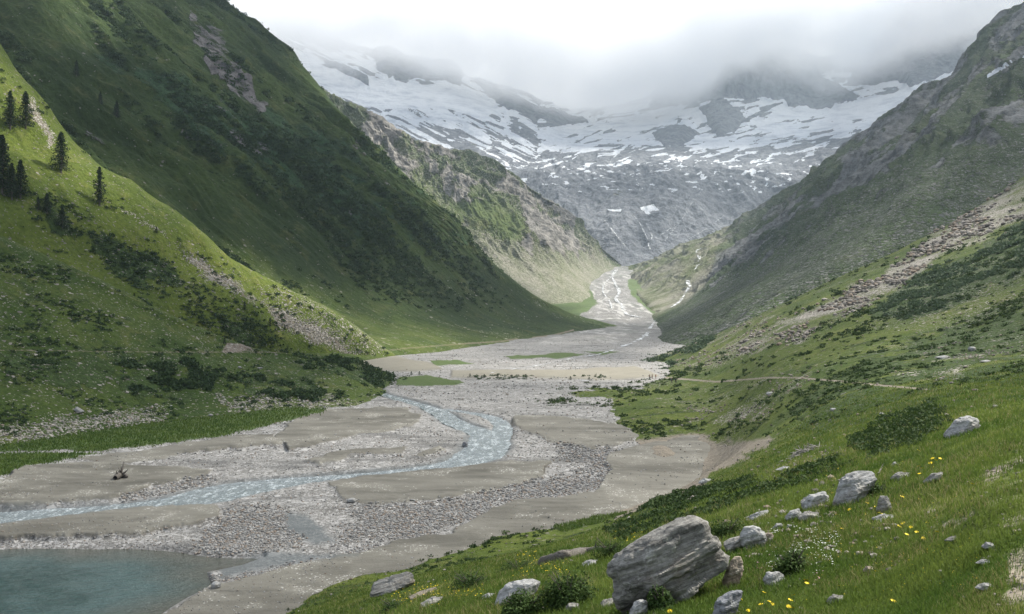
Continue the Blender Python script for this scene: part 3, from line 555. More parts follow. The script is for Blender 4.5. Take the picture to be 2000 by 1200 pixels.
def maskE(P, U, V, d):
    px, py = pix(P); rk = region(px, py, E_ROCK, 2.5, 9, 230, 22); sn = region(px, py, E_SNOW, 3, 10, 232, 40, 20); sf = region(px, py, E_SOFT, 34, 12, 234, 70)
    a = -0.30 if False else 0
    tilt = np.where(px < 1050, 0.42, -0.22); u = px+py*0; v_ = py-tilt*px
    q = np.stack([u/30.0, v_/6.0], -1); band = fbm(q+fbm(np.stack([px/60, py/60], -1), 3, 235)[..., None]*1.2, 5, 236, 0.55)
    relief = fbm(P*0.005, 5, 238)
    patch = sf*sm(0.0, 0.08, band+relief*0.12+0.04-0.26*sm(262, 318, py)+0.10*(1-sm(210, 290, py)))
    hole = 0.8*sm(0.20, 0.30, -(band+relief*0.2))*sm(170, 260, py); s = np.maximum(sn*(1-0.9*hole), patch)*(1-rk)
    icy = rk*0
    dots = sm(0.40, 0.46, fbm(np.stack([px/14, py/5], -1), 3, 239))*sm(300, 320, py)*(1-sm(360, 400, py))*0.8
    g = region(px, py, [[(1090, 420), (1200, 500), (1240, 520), (1160, 500), (1080, 440)], [(1380, 470), (1500, 400), (1650, 280), (1640, 330), (1480, 440), (1300, 510)]], 12, 25, 240, 50)
    return dict(snow=np.clip(np.maximum(s, dots), 0, 1), rock=np.clip(0.75-0.25*g+0.2*relief, 0, 1), stone=0.3+z0(P), shrub=z0(P)+0.1, soil=0.4+z0(P))
mE = ground_mat('headwall_rock', 16.0, grass=((0.07, 0.09, 0.04), (0.10, 0.12, 0.05), (0.16, 0.16, 0.09)), strk=((0, 0, 0), (1, 1, 3)), rockc=((0.085, 0.095, 0.112), (0.28, 0.29, 0.31)), bump=1.3, snow=True, soil=(0.13, 0.128, 0.12))
sheet('glacier_mountain', C, 1500, 620, ampE, maskE, mE)


# ------------------------------------------------------------------ finding places on the ground
PX = {k: pix(v) for k, v in SURF.items()}
def hit(px, py, names=None):
    """nearest ground point seen at a photo pixel"""
    best = None
    for k in (names or SURF):
        a, b = PX[k]; m = (np.abs(a-px) < 4) & (np.abs(b-py) < 4) & (SURF[k][..., 1] > 2)
        if m.any():
            Q = SURF[k][m]; d = (a[m]-px)**2+(b[m]-py)**2; Yn = Q[:, 1].min(); d = np.where(Q[:, 1] < Yn*1.15+2, d, 1e9); q = Q[np.argmin(d)]
            if best is None or q[1] < best[1]: best = q
    return best if best is not None else onbed(px, py)
def scatter(nm, mask, n, step=1, jit=True):
    """n points of a surface, evenly spread as seen in the photo and weighted by mask"""
    P = SURF[nm][::step, ::step]; a, b = PX[nm]; a = a[::step, ::step]; b = b[::step, ::step]; mask = mask[::step, ::step]
    A = np.abs((a[1:, :-1]-a[:-1, :-1])*(b[:-1, 1:]-b[:-1, :-1])-(a[:-1, 1:]-a[:-1, :-1])*(b[1:, :-1]-b[:-1, :-1]))
    ok = (a[:-1, :-1] > -120) & (a[:-1, :-1] < 2120) & (b[:-1, :-1] > -60) & (b[:-1, :-1] < 1300) & (P[:-1, :-1, 1] > 2)
    wt = (A*ok*np.clip(mask[:-1, :-1], 0, 1)).ravel()
    if wt.sum() <= 0: return np.zeros((0, 3))
    i = rng.choice(len(wt), n, p=wt/wt.sum()); q, r = np.unravel_index(i, A.shape); u = rng.random((n, 1)); v = rng.random((n, 1))
    return (P[q, r]*(1-u)+P[q+1, r]*u)*(1-v)+(P[q, r+1]*(1-u)+P[q+1, r+1]*u)*v
# ------------------------------------------------------------------ water
def strip(name, pts, wd, dz, mat, na=14, nl=60, surf=None, kind='structure', wob=0.25, rough=0.3, freq=0.25):
    W3 = np.array([hit(*p, names=surf) if surf else onbed(*p) for p in pts]); q = np.concatenate([W3, np.array(wd)[:, None]], 1); q = catmull(q, len(pts)*nl//8, 0)
    tg = np.gradient(q[:, :2], axis=0); tg /= np.linalg.norm(tg, axis=1, keepdims=True)+1e-9; nr = np.stack([-tg[:, 1], tg[:, 0]], 1)
    u = np.linspace(-0.5, 0.5, na); V = np.zeros((len(q), na, 3))
    ww = q[:, 3:4]*(1+wob*fbm(q[:, None, :2]*freq*np.array([1, 1]), 3, 400)[:, 0:1])
    V[..., :2] = q[:, None, :2]+nr[:, None]*(u[None, :, None]*ww[:, :, None]); V[..., 2] = q[:, 2:3]+dz(V) if callable(dz) else q[:, 2:3]+dz
    V[..., 2] += fbm(V[..., :2]*1.1, 3, 402)*0.05*rough/0.3
    o = mesh_obj(name, V.reshape(-1, 3), grid_faces(len(q), na), mat); o['kind'] = kind; return o
def river_mat():
    t = NT('glacier_water'); n = t.noise(0.5, 5, 0.7, t.scale(t.pos, (1.6, 0.6, 1))); n2 = t.noise(2.2, 4, 0.75)
    f = t.ss(t.math('ADD', t.math('MULTIPLY', n, 0.45), t.math('MULTIPLY', n2, 0.55)), 0.46, 0.70)
    c = t.mix(f, (0.16, 0.19, 0.20), (0.60, 0.65, 0.67)); t.bsdf(c, t.ss(f, 0, 1, 0.12, 0.6), t.math('ADD', n, t.math('MULTIPLY', n2, 0.5)), 0.8, 0.25, spec=0.5); return t.m
rmat = river_mat()
strip('river', RIVER, [x*1.35 for x in RW], -0.33, rmat, 20, 80)
strip('river_branch', ARM, [x*1.3 for x in ARMW], -0.34, rmat, 14, 60)
V = []
def flat_water(name, poly, z, mat, n=120):
    """a level sheet of water outlined by photo pixels"""
    W2 = []
    for (a, b) in poly: Y = -F*z/(b-600); W2.append(((a-1000)/F*Y, Y))
    W2 = np.array(W2); lo, hi = W2.min(0), W2.max(0); X, Y = np.meshgrid(np.linspace(lo[0], hi[0], n), np.linspace(lo[1], hi[1], n), indexing='ij')
    m = _sdf(X, Y, [tuple(p) for p in W2]) < 1.5; Fc = grid_faces(n, n); Fc = Fc[m.ravel()[Fc].all(1)]
    o = mesh_obj(name, np.stack([X, Y, np.full_like(X, z)+fbm(np.stack([X, Y], -1)*1.3, 3, 405)*0.03], -1).reshape(-1, 3), Fc, mat, attrs={'shore': np.clip(-_sdf(X, Y, [tuple(p) for p in WP])/7.0+fbm(np.stack([X, Y], -1)*0.15, 4, 407)*0.5, 0, 1)}); o['kind'] = 'structure'; return o
WP = np.array([onbed(*p)[:2] for p in POND if p[1] < 1400 and p[0] > -400]+[[-60, 78], [-150, 78], [-150, 118]])
t = NT('pond_water'); pr = t.noise(0.12, 4, 0.6); r1 = t.noise(0.9, 4, 0.65, t.scale(t.pos, (0.8, 1.6, 1))); r2 = t.noise(3.2, 3, 0.7, t.scale(t.pos, (0.8, 1.6, 1)))
t.bsdf(t.mix(t.attr('shore'), t.mix(r2, (0.05, 0.06, 0.045), (0.13, 0.125, 0.105)), t.mix(t.ss(pr, 0.35, 0.65), (0.026, 0.060, 0.056), (0.062, 0.108, 0.106))), 0.12, t.math('ADD', r1, t.math('MULTIPLY', r2, 0.5)), 1.0, 0.5, spec=0.5)
flat_water('pond', [(-480, 1052), (0, 1050), (200, 1050), (380, 1062), (540, 1070), (560, 1090), (480, 1110), (460, 1150), (400, 1190), (340, 1240), (300, 1480), (-700, 1480)], -30.42, t.m, 150)
t = NT('stream_foam'); n = t.noise(0.16, 5, 0.75); nd_ = t.bsdf(t.mix(t.ss(n, 0.35, 0.6), (0.25, 0.27, 0.28), (0.66, 0.68, 0.70)), 0.5, n, 0.5, 0.4, spec=0.4); t.set(nd_, 'Alpha', t.ss(t.noise(0.11, 5, 0.8, t.scale(t.pos, (1, .5, 1))), 0.42, 0.56)); foam = t.m
def rivulet(name, pts, wd, surf, lift=0.6, nl=60):
    return strip(name, pts, [x*0.75 for x in wd], lift, foam, 6, nl, surf, wob=1.4, freq=0.05)
FL = ['valley_floor'.replace('valley_', '')]
rivulet('stream', [(1204, 528), (1196, 540), (1203, 556), (1210, 572), (1203, 585), (1215, 598), (1222, 612), (1250, 620), (1283, 624)], [7, 8, 7, 8, 6, 7, 6, 5, 4], FL, 1.0)
rivulet('stream', [(1196, 540), (1180, 556), (1178, 572), (1190, 590), (1196, 606)], [3, 4, 3, 3, 3], FL, 1.0)
rivulet('stream', [(1371, 486), (1360, 492), (1367, 506), (1362, 520), (1352, 536), (1343, 550), (1348, 562), (1338, 575), (1328, 590), (1310, 602)], [3, 6, 6, 5, 6, 6, 7, 6, 5, 4], ['rock_ridge'], 1.2)
rivulet('stream', [(1283, 624), (1270, 640), (1262, 655), (1240, 668), (1215, 678)], [4, 4, 4, 4, 3], FL, 0.35)
rivulet('stream', [(1215, 678), (1170, 692), (1120, 700), (1060, 712), (1000, 722), (960, 728)], [1.5, 2, 2, 2, 3, 2], FL, 0.1)
for o_ in ([(1100, 747), (1112, 745), (1130, 744), (1152, 746)], [(985, 722), (995, 721), (1006, 721), (1015, 721)]):
    rivulet('stream', o_, [1.5, 3.2, 3.4, 1], FL, 0.3)
E_ = ['glacier_mountain']
for p_, w_ in (([(1262, 438), (1270, 452), (1274, 466), (1266, 480), (1272, 492)], [3, 5, 5, 6, 4]), ([(1330, 432), (1310, 448), (1290, 462), (1276, 470)], [2.5, 3, 3, 3]), ([(1205, 465), (1200, 474), (1192, 482)], [3, 3, 2]), ([(1180, 432), (1200, 456), (1216, 478), (1236, 500)], [2, 3, 2, 2]), ([(1238, 424), (1250, 440), (1258, 456), (1266, 472)], [2, 3, 3, 2]), ([(1352, 398), (1336, 424), (1316, 450), (1298, 474)], [2, 2.5, 3, 2]), ([(1420, 420), (1384, 446), (1346, 470), (1308, 492)], [2, 3, 2, 2])):
    rivulet('waterfall', p_, w_, E_, 4.0)
# ------------------------------------------------------------------ stones
def ico(sub):
    import bmesh
    bm = bmesh.new(); bmesh.ops.create_icosphere(bm, subdivisions=sub, radius=1); V = np.array([v.co[:] for v in bm.verts]); Fc = np.array([[v.index for v in f.verts] for f in bm.faces]); bm.free()
    return V/np.linalg.norm(V, axis=1, keepdims=True), Fc
ICO = {k: ico(k) for k in (1, 2, 3, 4, 5, 6)}
def rock_mat(name, lo, hi, warm=(0.30, 0.24, 0.17), bed=(-0.5, 0.1, 0.86), s=1.0, lichen=0.35):
    t = NT(name); tc_ = t.n('ShaderNodeTexCoord'); v = tc_.outputs['Object']
    d = t.n('ShaderNodeVectorMath', {0: v, 1: bed}, operation='DOT_PRODUCT').outputs['Value']
    vv = t.n('ShaderNodeCombineXYZ', {0: t.math('MULTIPLY', d, 5.0)}).outputs[0]; vv = t.n('ShaderNodeVectorMath', {0: vv, 1: v}, operation='ADD').outputs[0]
    n1 = t.noise(2.2*s, 6, 0.72, vv); n2 = t.noise(1.2*s, 4, 0.6, v); n3 = t.noise(14*s, 5, 0.75, v)
    c = t.mix(t.ss(n1, 0.3, 0.68), lo, hi); c = t.mix(t.ss(n2, 0.52, 0.72, 0, 0.55), c, warm); c = t.mix(t.ss(n3, 0.3, 0.6), t.mix(1.0, c, (0.6, 0.6, 0.6), 'MULTIPLY'), c)
    c = t.mix(t.ss(t.noise(5*s, 4, 0.7, v), 0.56, 0.64, 0, lichen), c, (0.42, 0.43, 0.38))
    t.bsdf(c, 0.9, t.math('ADD', t.math('MULTIPLY', n1, 1.6), t.math('MULTIPLY', n3, 0.5)), 0.9, 0.035/s, spec=0.15); return t.m
RM = {'schist': rock_mat('schist_rock', (0.085, 0.082, 0.076), (0.33, 0.32, 0.295), (0.20, 0.16, 0.115)), 'pale': rock_mat('pale_rock', (0.11, 0.11, 0.108), (0.44, 0.44, 0.43), (0.30, 0.26, 0.2)),
      'tan': rock_mat('tan_rock', (0.17, 0.145, 0.115), (0.36, 0.31, 0.245), (0.38, 0.26, 0.15)), 'dark': rock_mat('dark_rock', (0.05, 0.05, 0.055), (0.30, 0.31, 0.33), (0.09, 0.085, 0.08))}
def boulder(label, outline, mat, depth=0.8, sub=4, rough=0.05, name='boulder', group=None, surf=('near',), cat='boulder', strata=0.0, seed=0, base=None, extra=None):
    """angular rock: planes through its outline, leaning back and front, cut into a sphere of points, then layered and roughened"""
    o = np.array(outline, float); cx, by = o[:, 0].mean(), o[:, 1].max()
    b = base if base is not None else hit(cx, by-0.18*(by-o[:, 1].min()), surf); Y = b[1]; s = Y/F; r_ = np.random.default_rng(seed+int(cx*7+by))
    wpx = np.ptp(o[:, 0]); cen = np.array([cx, o[:, 1].mean()]); q = np.stack([(o[:, 0]-cen[0])*s, -(o[:, 1]-cen[1])*s], 1)
    hw = wpx*s/2; D = hw*depth; pl = []
    ar = 0.5*np.sum(q[:, 0]*np.roll(q[:, 1], -1)-np.roll(q[:, 0], -1)*q[:, 1])
    if ar < 0: q = q[::-1]
    for i in range(len(q)):
        a, c_ = q[i], q[(i+1) % len(q)]; e = c_-a; n = np.array([e[1], -e[0]])/(np.linalg.norm(e)+1e-9); dd = max(n@a, 0.12*hw)
        low = n[1] < -0.3
        for sgn in (-1, 1):
            ph = r_.uniform(0.15, 0.6)*(0.3 if low else 1); N = np.array([n[0]*math.cos(ph), sgn*math.sin(ph), n[1]*math.cos(ph)]); pl.append((N, dd*math.cos(ph)))
    for sgn in (-1, 1):
        for k in range(3):
            N = np.array([r_.uniform(-.45, .45), sgn, r_.uniform(-.1, .55)]); N /= np.linalg.norm(N); pl.append((N, D*r_.uniform(0.75, 1.0)))
    for e in (extra or []): pl.append((np.array(e[:3])/np.linalg.norm(e[:3]), e[3]*hw))
    Vd, Fc = ICO[sub]; r = np.full(len(Vd), 1e9); r2 = r.copy()
    inv = []
    for N, d in pl: c_ = Vd@N; inv.append(np.where(c_ > 0.02, d/np.maximum(c_, 0.02), 1e6))
    inv = np.sort(np.array(inv), 0); k = 70.0/hw; r = -np.log(np.sum(np.exp(-k*(inv[:6]-inv[:1])), 0))/k+inv[0]; r = np.minimum(r, 3*hw)
    P0 = Vd*r[:, None]
    for _ in range(9 if sub > 5 else 12):
        N = r_.normal(size=3); N[1] -= 0.5; N /= np.linalg.norm(N); h_ = (P0@N).max()*(r_.uniform(0.93, 0.985) if sub > 5 else r_.uniform(0.86, 0.97)); c_ = Vd@N; r = np.where(c_ > 0.05, np.minimum(r, h_/np.maximum(c_, 0.05)), r); P0 = Vd*r[:, None]
    V = P0; sc = 1/hw
    cr_ = fbm(V*sc*np.array([1.2, 1.2, 1.2])+seed*1.3, 4, 413, 0.6, True); V = V-Vd*(sm(0.35, 0.75, cr_)*0.05*hw)[:, None]
    V += Vd*(fbm(V*sc*1.6+seed, 5, 410, 0.6)*rough*hw*1.6)[:, None]
    if strata:
        bd = np.array([-0.5, 0.15, 0.86]); bd /= np.linalg.norm(bd); h = V@bd*sc*(9 if sub > 5 else 5)+fbm(V*sc*1.3, 5, 411)*1.7; st = np.abs((h % 1)-0.5)*2; a = (h//1); h2 = V@bd*sc*2.4+fbm(V*sc*1.0, 4, 414)*1.1+seed; V += Vd*((sm(0.42, 0.58, h2 % 1)-0.5)*strata*2.6*hw)[:, None]
        V += Vd*((st**0.4-0.7)*strata*hw)[:, None]+Vd*(np.sin(a*12.9)*0.5*strata*hw)[:, None]
    c3 = np.array([(cen[0]-1000)/F*Y, Y, (600-cen[1])/F*Y])
    ob = mesh_obj(name, V, Fc, RM[mat], smooth=False); ob.location = c3; tag(ob, label, cat, group); return ob
boulder('huge layered grey boulder, by far the largest rock in the foreground meadow', [(1182, 1100), (1202, 1076), (1312, 1010), (1354, 1006), (1386, 1022), (1430, 1088), (1418, 1114), (1296, 1184), (1238, 1216), (1204, 1212)], 'schist', 0.62, 6, 0.035, strata=0.018, extra=[(-.8, -.55, -.15, .86), (.12, -.95, .28, .42), (.6, -.7, .35, .70), (-.2, -.8, -.55, .55)])
BL = [('white pyramid-shaped boulder standing alone high on the right slope above the flowers', [(1838, 850), (1862, 824), (1886, 812), (1906, 811), (1913, 832), (1920, 856), (1845, 858)], 'pale'),
 ('long whitish boulder with a flat brown top, right of the middle of the meadow', [(1622, 988), (1636, 955), (1652, 926), (1680, 920), (1720, 920), (1706, 948), (1672, 974), (1640, 996)], 'pale'),
 ('blunt white boulder with a dark underside just left of the flat-topped boulder', [(1565, 984), (1580, 966), (1612, 958), (1622, 975), (1612, 998), (1572, 1000)], 'pale'),
 ('rounded white boulder behind the right shoulder of the huge boulder', [(1444, 1048), (1452, 1030), (1476, 1027), (1494, 1038), (1500, 1060), (1478, 1080), (1450, 1072)], 'pale'),
 ('low grey rock wedged between the huge boulder and the rounded white boulder', [(1410, 1062), (1430, 1050), (1450, 1046), (1456, 1075), (1424, 1086)], 'schist'),
 ('small orange rock leaning on the rounded white boulder', [(1486, 1043), (1512, 1040), (1508, 1062), (1492, 1066)], 'tan'),
 ('tall tan slab propped against the right end of the huge boulder', [(1404, 1150), (1422, 1102), (1440, 1080), (1452, 1090), (1452, 1112), (1430, 1158)], 'tan'),
 ('long grey slab at the lower left corner of the meadow beside the sand', [(716, 1150), (728, 1136), (796, 1115), (812, 1119), (814, 1136), (785, 1156), (722, 1164)], 'schist'),
 ('pale hump-backed rock left of the big dark bush', [(964, 1180), (972, 1156), (1000, 1136), (1040, 1129), (1058, 1140), (1040, 1160), (985, 1188)], 'pale'),
 ('dark rock with a white rim at the bottom edge of the picture among yellow flowers', [(1386, 1215), (1398, 1172), (1428, 1152), (1452, 1152), (1446, 1176), (1425, 1215)], 'dark'),
 ('round grey rock under the bush with white flowers', [(1490, 1130), (1498, 1117), (1532, 1117), (1540, 1134), (1520, 1148), (1496, 1146)], 'pale'),
 ('pointed rock, right one of the pair above the rounded white boulder', [(1530, 1016), (1545, 996), (1562, 994), (1568, 1008), (1552, 1022)], 'pale'),
 ('broad rough rock, middle of the heap left of the blunt white boulder', [(1556, 1012), (1575, 998), (1602, 1000), (1598, 1016), (1566, 1022)], 'schist'),
 ('broken white rock at the left end of the rock heap above the rounded white boulder', [(1458, 1012), (1478, 1000), (1500, 994), (1508, 1008), (1470, 1018)], 'pale'),
 ('small smooth rock between the rock heap and the orange rock', [(1508, 1032), (1516, 1022), (1530, 1022), (1532, 1036), (1512, 1040)], 'pale'),
 ('second small smooth rock right of the orange rock, nearly touching its twin', [(1532, 1036), (1538, 1024), (1552, 1026), (1552, 1038)], 'pale'),
 ('bluish grey rock tucked under the left foot of the huge boulder', [(1226, 1200), (1238, 1176), (1262, 1166), (1268, 1200), (1245, 1215)], 'pale'),
 ('small grey rock in front of the huge boulder, right of the big dark bush', [(1163, 1188), (1178, 1172), (1200, 1168), (1198, 1188)], 'schist'),
 ('small grey rock at the foot of the big dark bush', [(1100, 1194), (1110, 1178), (1132, 1178), (1134, 1194)], 'schist'),
 ('flat pointed stone in the grass left of the hump-backed rock', [(934, 1170), (952, 1158), (966, 1160), (952, 1174)], 'pale'),
 ('flat pale stone in the grass right of the weathered log', [(1128, 1107), (1150, 1095), (1172, 1094), (1160, 1108)], 'pale'),
 ('flat brown slab lying in the grass above a patch of yellow flowers', [(792, 1168), (826, 1152), (860, 1144), (852, 1160), (806, 1174)], 'tan'),
 ('lower grey slab beside the flat brown slab', [(818, 1180), (846, 1166), (870, 1164), (866, 1178), (832, 1188)], 'schist'),
 ('upright split rock with orange lichen in the middle of the right meadow', [(1712, 1000), (1718, 968), (1726, 960), (1738, 976), (1744, 1004), (1728, 1012)], 'schist'),
 ('low rock beside the upright split rock', [(1700, 1012), (1722, 1004), (1752, 1006), (1748, 1018), (1708, 1020)], 'pale'),
 ('tilted narrow slab sunk in the grass below the white pyramid-shaped boulder', [(1798, 944), (1820, 924), (1840, 921), (1842, 930), (1814, 946)], 'schist'),
 ('thin flat rock right of the flat-topped boulder', [(1734, 934), (1756, 922), (1782, 924), (1776, 934), (1745, 940)], 'schist'),
 ('small white rock just behind the flat-topped boulder', [(1736, 912), (1746, 902), (1756, 904), (1754, 914)], 'pale'),
 ('white flat stone on the grass above the left bushes strip', [(1514, 918), (1532, 910), (1548, 912), (1536, 922)], 'pale'),
 ('white stone lying on the grass at the rim of the sand', [(1360, 945), (1376, 934), (1390, 936), (1384, 946)], 'pale'),
 ('reddish stone in the grass behind the dark bushes strip', [(1486, 948), (1500, 941), (1514, 943), (1510, 950)], 'tan'),
 ('bleached stone at the lower end of the dirt track', [(1905, 1150), (1922, 1138), (1946, 1142), (1940, 1156)], 'pale'),
 ('pale stone beside the dirt track, level with the rounded white boulder', [(1916, 1070), (1926, 1058), (1942, 1062), (1938, 1076)], 'pale'),
 ('pair-like pale stone on the dirt track edge, below the previous bend', [(1905, 1100), (1922, 1092), (1940, 1094), (1934, 1104)], 'pale'),
 ('pale stone half sunk in the meadow right of the yellow flowers', [(1840, 1056), (1862, 1048), (1886, 1052), (1870, 1060)], 'schist'),
 ('grey stone sunk in grass near the bottom of the right meadow', [(1610, 1178), (1626, 1160), (1648, 1164), (1650, 1180)], 'schist'),
 ('brownish stone in the meadow below the scattered white flowers', [(1684, 1118), (1692, 1106), (1710, 1108), (1714, 1120)], 'tan')]
for lab, ol, m_ in BL: boulder(lab.replace('pair-like pale', 'flat pale').replace(', below the previous bend', ', lowest of three'), ol, m_, random.uniform(0.6, 0.9), 4, 0.06, strata=0.02, seed=len(lab))
def blob_outline(cx, cy, w, h, sd_):
    r_ = np.random.default_rng(sd_); n = 8; a = np.linspace(0, 2*math.pi, n, endpoint=False)+r_.uniform(-.2, .2, n)
    return [(cx+math.cos(t_)*w/2*r_.uniform(.8, 1), cy-math.sin(t_)*h/2*r_.uniform(.8, 1)) for t_ in a]
MID = [('light rock standing above the far footpath on the right slope', 1503, 769, 20, 10, 'pale'), ('long flat light rock high on the right slope', 1842, 698, 46, 9, 'pale'), ('upright light rock above the long flat rock on the right slope', 1898, 682, 20, 13, 'pale'),
 ('long low rock at the right edge of the right slope', 1925, 706, 44, 7, 'pale'), ('white rock on the grass below the far footpath', 1627, 800, 14, 8, 'pale'), ('white flat rock right of the white rock below the far footpath', 1722, 808, 14, 5, 'pale'),
 ('flat white rock in front of the long dark shrubs', 1745, 861, 20, 8, 'pale'), ('grey rock in the meadow right of the far footpath end', 1945, 795, 18, 10, 'schist')]
for lab, x, y, w_, h_, m_ in MID: boulder(lab, blob_outline(x, y, w_, h_, int(x)), m_, 0.8, 3, 0.08)
boulder('dark boulder standing in the gravel at the river bend', [(902, 872), (903, 864), (908, 862), (914, 866), (914, 873), (907, 877)], 'dark', 0.9, 3, 0.06, surf=('floor',))
boulder('pale round stone on the end of the sandbank', [(676, 980), (678, 974), (690, 972), (699, 976), (698, 982)], 'pale', 0.8, 3, 0.05, surf=('floor',))
boulder('white stone at the tip of the gravel by the pond, left of the stone row', [(412, 1146), (413, 1138), (422, 1135), (432, 1139), (432, 1147), (420, 1151)], 'pale', 0.9, 3, 0.06, surf=('floor',))
boulder('flat white rock low on the green knoll at the left', [(143, 800), (150, 794), (164, 804), (158, 808)], 'pale', 0.8, 3, 0.06, surf=('green_knoll',))
boulder('white stone on the green strip under the knoll', blob_outline(412, 811, 13, 6, 5), 'pale', 0.8, 3, 0.06, surf=('green_knoll', 'floor'))
boulder('left one of two white rocks on the knoll', blob_outline(468, 718, 10, 6, 6), 'pale', 0.8, 3, 0.06, surf=('green_knoll',))
boulder('flat right one of two white rocks on the knoll', blob_outline(508, 719, 16, 4, 7), 'pale', 0.8, 3, 0.06, surf=('green_knoll',))
# loose stones nobody could count: gravel on the river bed, scree on the slopes
def stones(name, groups, label, mat_cols, sub=1, cat='stones'):
    Vs, Fs, ts = [], [], []; k = 0; Vd, Fc = ICO[sub]; variants = []
    for j in range(12):
        r_ = np.random.default_rng(500+j); v = Vd*r_.uniform(.65, 1.1, (len(Vd), 1)); variants.append(v*np.array([1, r_.uniform(.7, 1), r_.uniform(.45, .8)]))
    for Q, sz in groups:
        n = len(Q); vi = rng.integers(0, 12, n); a = rng.random(n)*6.28
        B = np.array(variants)[vi]; ca, sa = np.cos(a)[:, None], np.sin(a)[:, None]; B = np.stack([B[..., 0]*ca-B[..., 1]*sa, B[..., 0]*sa+B[..., 1]*ca, B[..., 2]], -1)
        B = B*sz[:, None, None]; B = B+Q[:, None]+np.array([0, 0, 0.25])*sz[:, None, None]
        Vs.append(B.reshape(-1, 3)); Fs.append((Fc[None]+(k+np.arange(n)*len(Vd))[:, None, None]).reshape(-1, 3)); k += n*len(Vd); ts.append(np.repeat(rng.random(n), len(Vd)))
    t = NT(name+'_stone'); a_ = t.attr('tint'); c = t.mix(a_, mat_cols[0], mat_cols[1]); c = t.mix(t.ss(t.math('FRACT', t.math('MULTIPLY', a_, 7.3)), 0.75, 0.8, 0, 0.6), c, (0.28, 0.21, 0.15)); n_ = t.noise(6, 3, 0.7); c = t.mix(t.ss(n_, 0.3, 0.6), t.mix(1.0, c, (0.7, 0.7, 0.7), 'MULTIPLY'), c)
    t.bsdf(c, 0.88, spec=0.2); o = mesh_obj(name, np.concatenate(Vs), np.concatenate(Fs), t.m, smooth=False, attrs={'tint': np.concatenate(ts)}); tag(o, label, cat, None, 'stuff'); return o
fx, fy = PX['floor']; Pf = SURF['floor']; fa = FLOOR_AT
grav = (1-fa['sand'])*(1-fa['green'])*(1-fa['wet'])*(Pf[..., 1] < 700)*sm(-31.0, -30.3, Pf[..., 2])
clump = sm(-0.05, 0.35, fbm(Pf[..., :2]*np.array([0.06, 0.14]), 4, 510))
bar = region(fx, fy, [[(400, 1160), (430, 1130), (560, 1100), (740, 1068), (760, 1080), (600, 1110), (460, 1150)], [(380, 1060), (440, 1000), (560, 990), (600, 1060), (500, 1085), (420, 1085)], [(940, 955), (1160, 930), (1190, 900), (1190, 960), (1000, 985), (930, 980)], [(640, 1060), (700, 1000), (900, 985), (1000, 960), (940, 1010), (800, 1050)], [(230, 975), (400, 935), (420, 955), (240, 985)], [(1090, 860), (1200, 880), (1190, 930), (1080, 900)]], 16, 34, 512, 50, 20)
def px2m(Q, lo, hi, pw=2.2): return Q[:, 1]/F*(lo+(hi-lo)*rng.random(len(Q))**pw)
g1 = scatter('floor', grav*(0.25+0.8*clump), 46000, 2); g2 = scatter('floor', grav*bar, 17000, 2)
gs1, gs2 = px2m(g1, 0.6, 2.8, 3), px2m(g2, 0.9, 4.2, 3); gs1 = np.clip(gs1, 0, 0.45); gs2 = np.clip(gs2, 0, 0.6)
g3 = scatter('floor', fa['sand']*(fy > 780)*sm(0.0, 0.4, fbm(Pf[..., :2]*0.12, 4, 515)), 3600, 2)
stones('gravel', [(g1, gs1), (g2, gs2), (g3, px2m(g3, 0.5, 2.5, 3))], 'pale gravel and cobbles covering the river bed', ((0.12, 0.117, 0.112), (0.38, 0.375, 0.36)), cat='gravel')
nx_, ny_ = PX['near']; Pn = SURF['near']; far_ = sm(60, 130, Pn[..., 1])
tal_m = region(nx_, ny_, [TALUS], 8, 22, 90, 50, 30); sto_m = region(nx_, ny_, STONY, 10, 25, 92, 50, 25)
q1 = scatter('near', tal_m*sm(-0.12, 0.32, fbm(Pn*np.array([0.09, 0.05, 0.05]), 5, 523)), 7000, 2); q2 = scatter('near', sto_m*sm(-0.05, 0.3, fbm(Pn*0.12, 4, 524)), 2400, 2); q3 = scatter('near', far_*(0.3+sm(0, 0.4, fbm(Pn[..., :2]*0.03, 4, 520))), 2200, 2); q4 = scatter('near', (1-far_)*(0.15+G_AT['soil']+0.6*sm(0.1, 0.4, fbm(Pn[..., :2]*0.4, 3, 522))), 950)
q5 = scatter('near', region(nx_, ny_, [[(1420, 1010), (1500, 985), (1640, 930), (1700, 960), (1640, 1020), (1560, 1070), (1430, 1090)], [(1500, 1080), (1640, 1060), (1640, 1110), (1540, 1120)], [(1640, 1020), (1760, 980), (1760, 1110), (1660, 1120)]], 12, 20, 525, 40), 210); stones('scree', [(q5, px2m(q5, 2, 11, 1.8)), (q1, px2m(q1, 0.7, 7.5, 3.6)), (q2, px2m(q2, 0.8, 4, 2.4)), (q3, px2m(q3, 0.6, 3.6, 3)), (q4, px2m(q4, 1.5, 8, 2.4)*0.8)], 'brownish talus stones strewn down the right slope', ((0.09, 0.08, 0.07), (0.36, 0.325, 0.285)), cat='scree')
cx_, cy_ = PX['green_knoll']; Pc = SURF['green_knoll']
cm = region(cx_, cy_, [[(-300, 860), (150, 815), (330, 800), (320, 830), (150, 850), (0, 868), (-300, 900)], [(430, 780), (620, 770), (700, 790), (600, 800), (430, 800)]], 14, 26, 178, 50, 25)
r1_ = scatter('green_knoll', cm, 1500, 2); r2_ = scatter('green_knoll', np.ones_like(cm), 900, 2); bx_, by_ = PX['grassy_spur']
bm_ = region(bx_, by_, [[(340, 470), (400, 505), (460, 550), (510, 590), (490, 595), (430, 560), (380, 520)], [(510, 590), (620, 630), (700, 685), (640, 680), (540, 630)]], 12, 20, 163, 30)
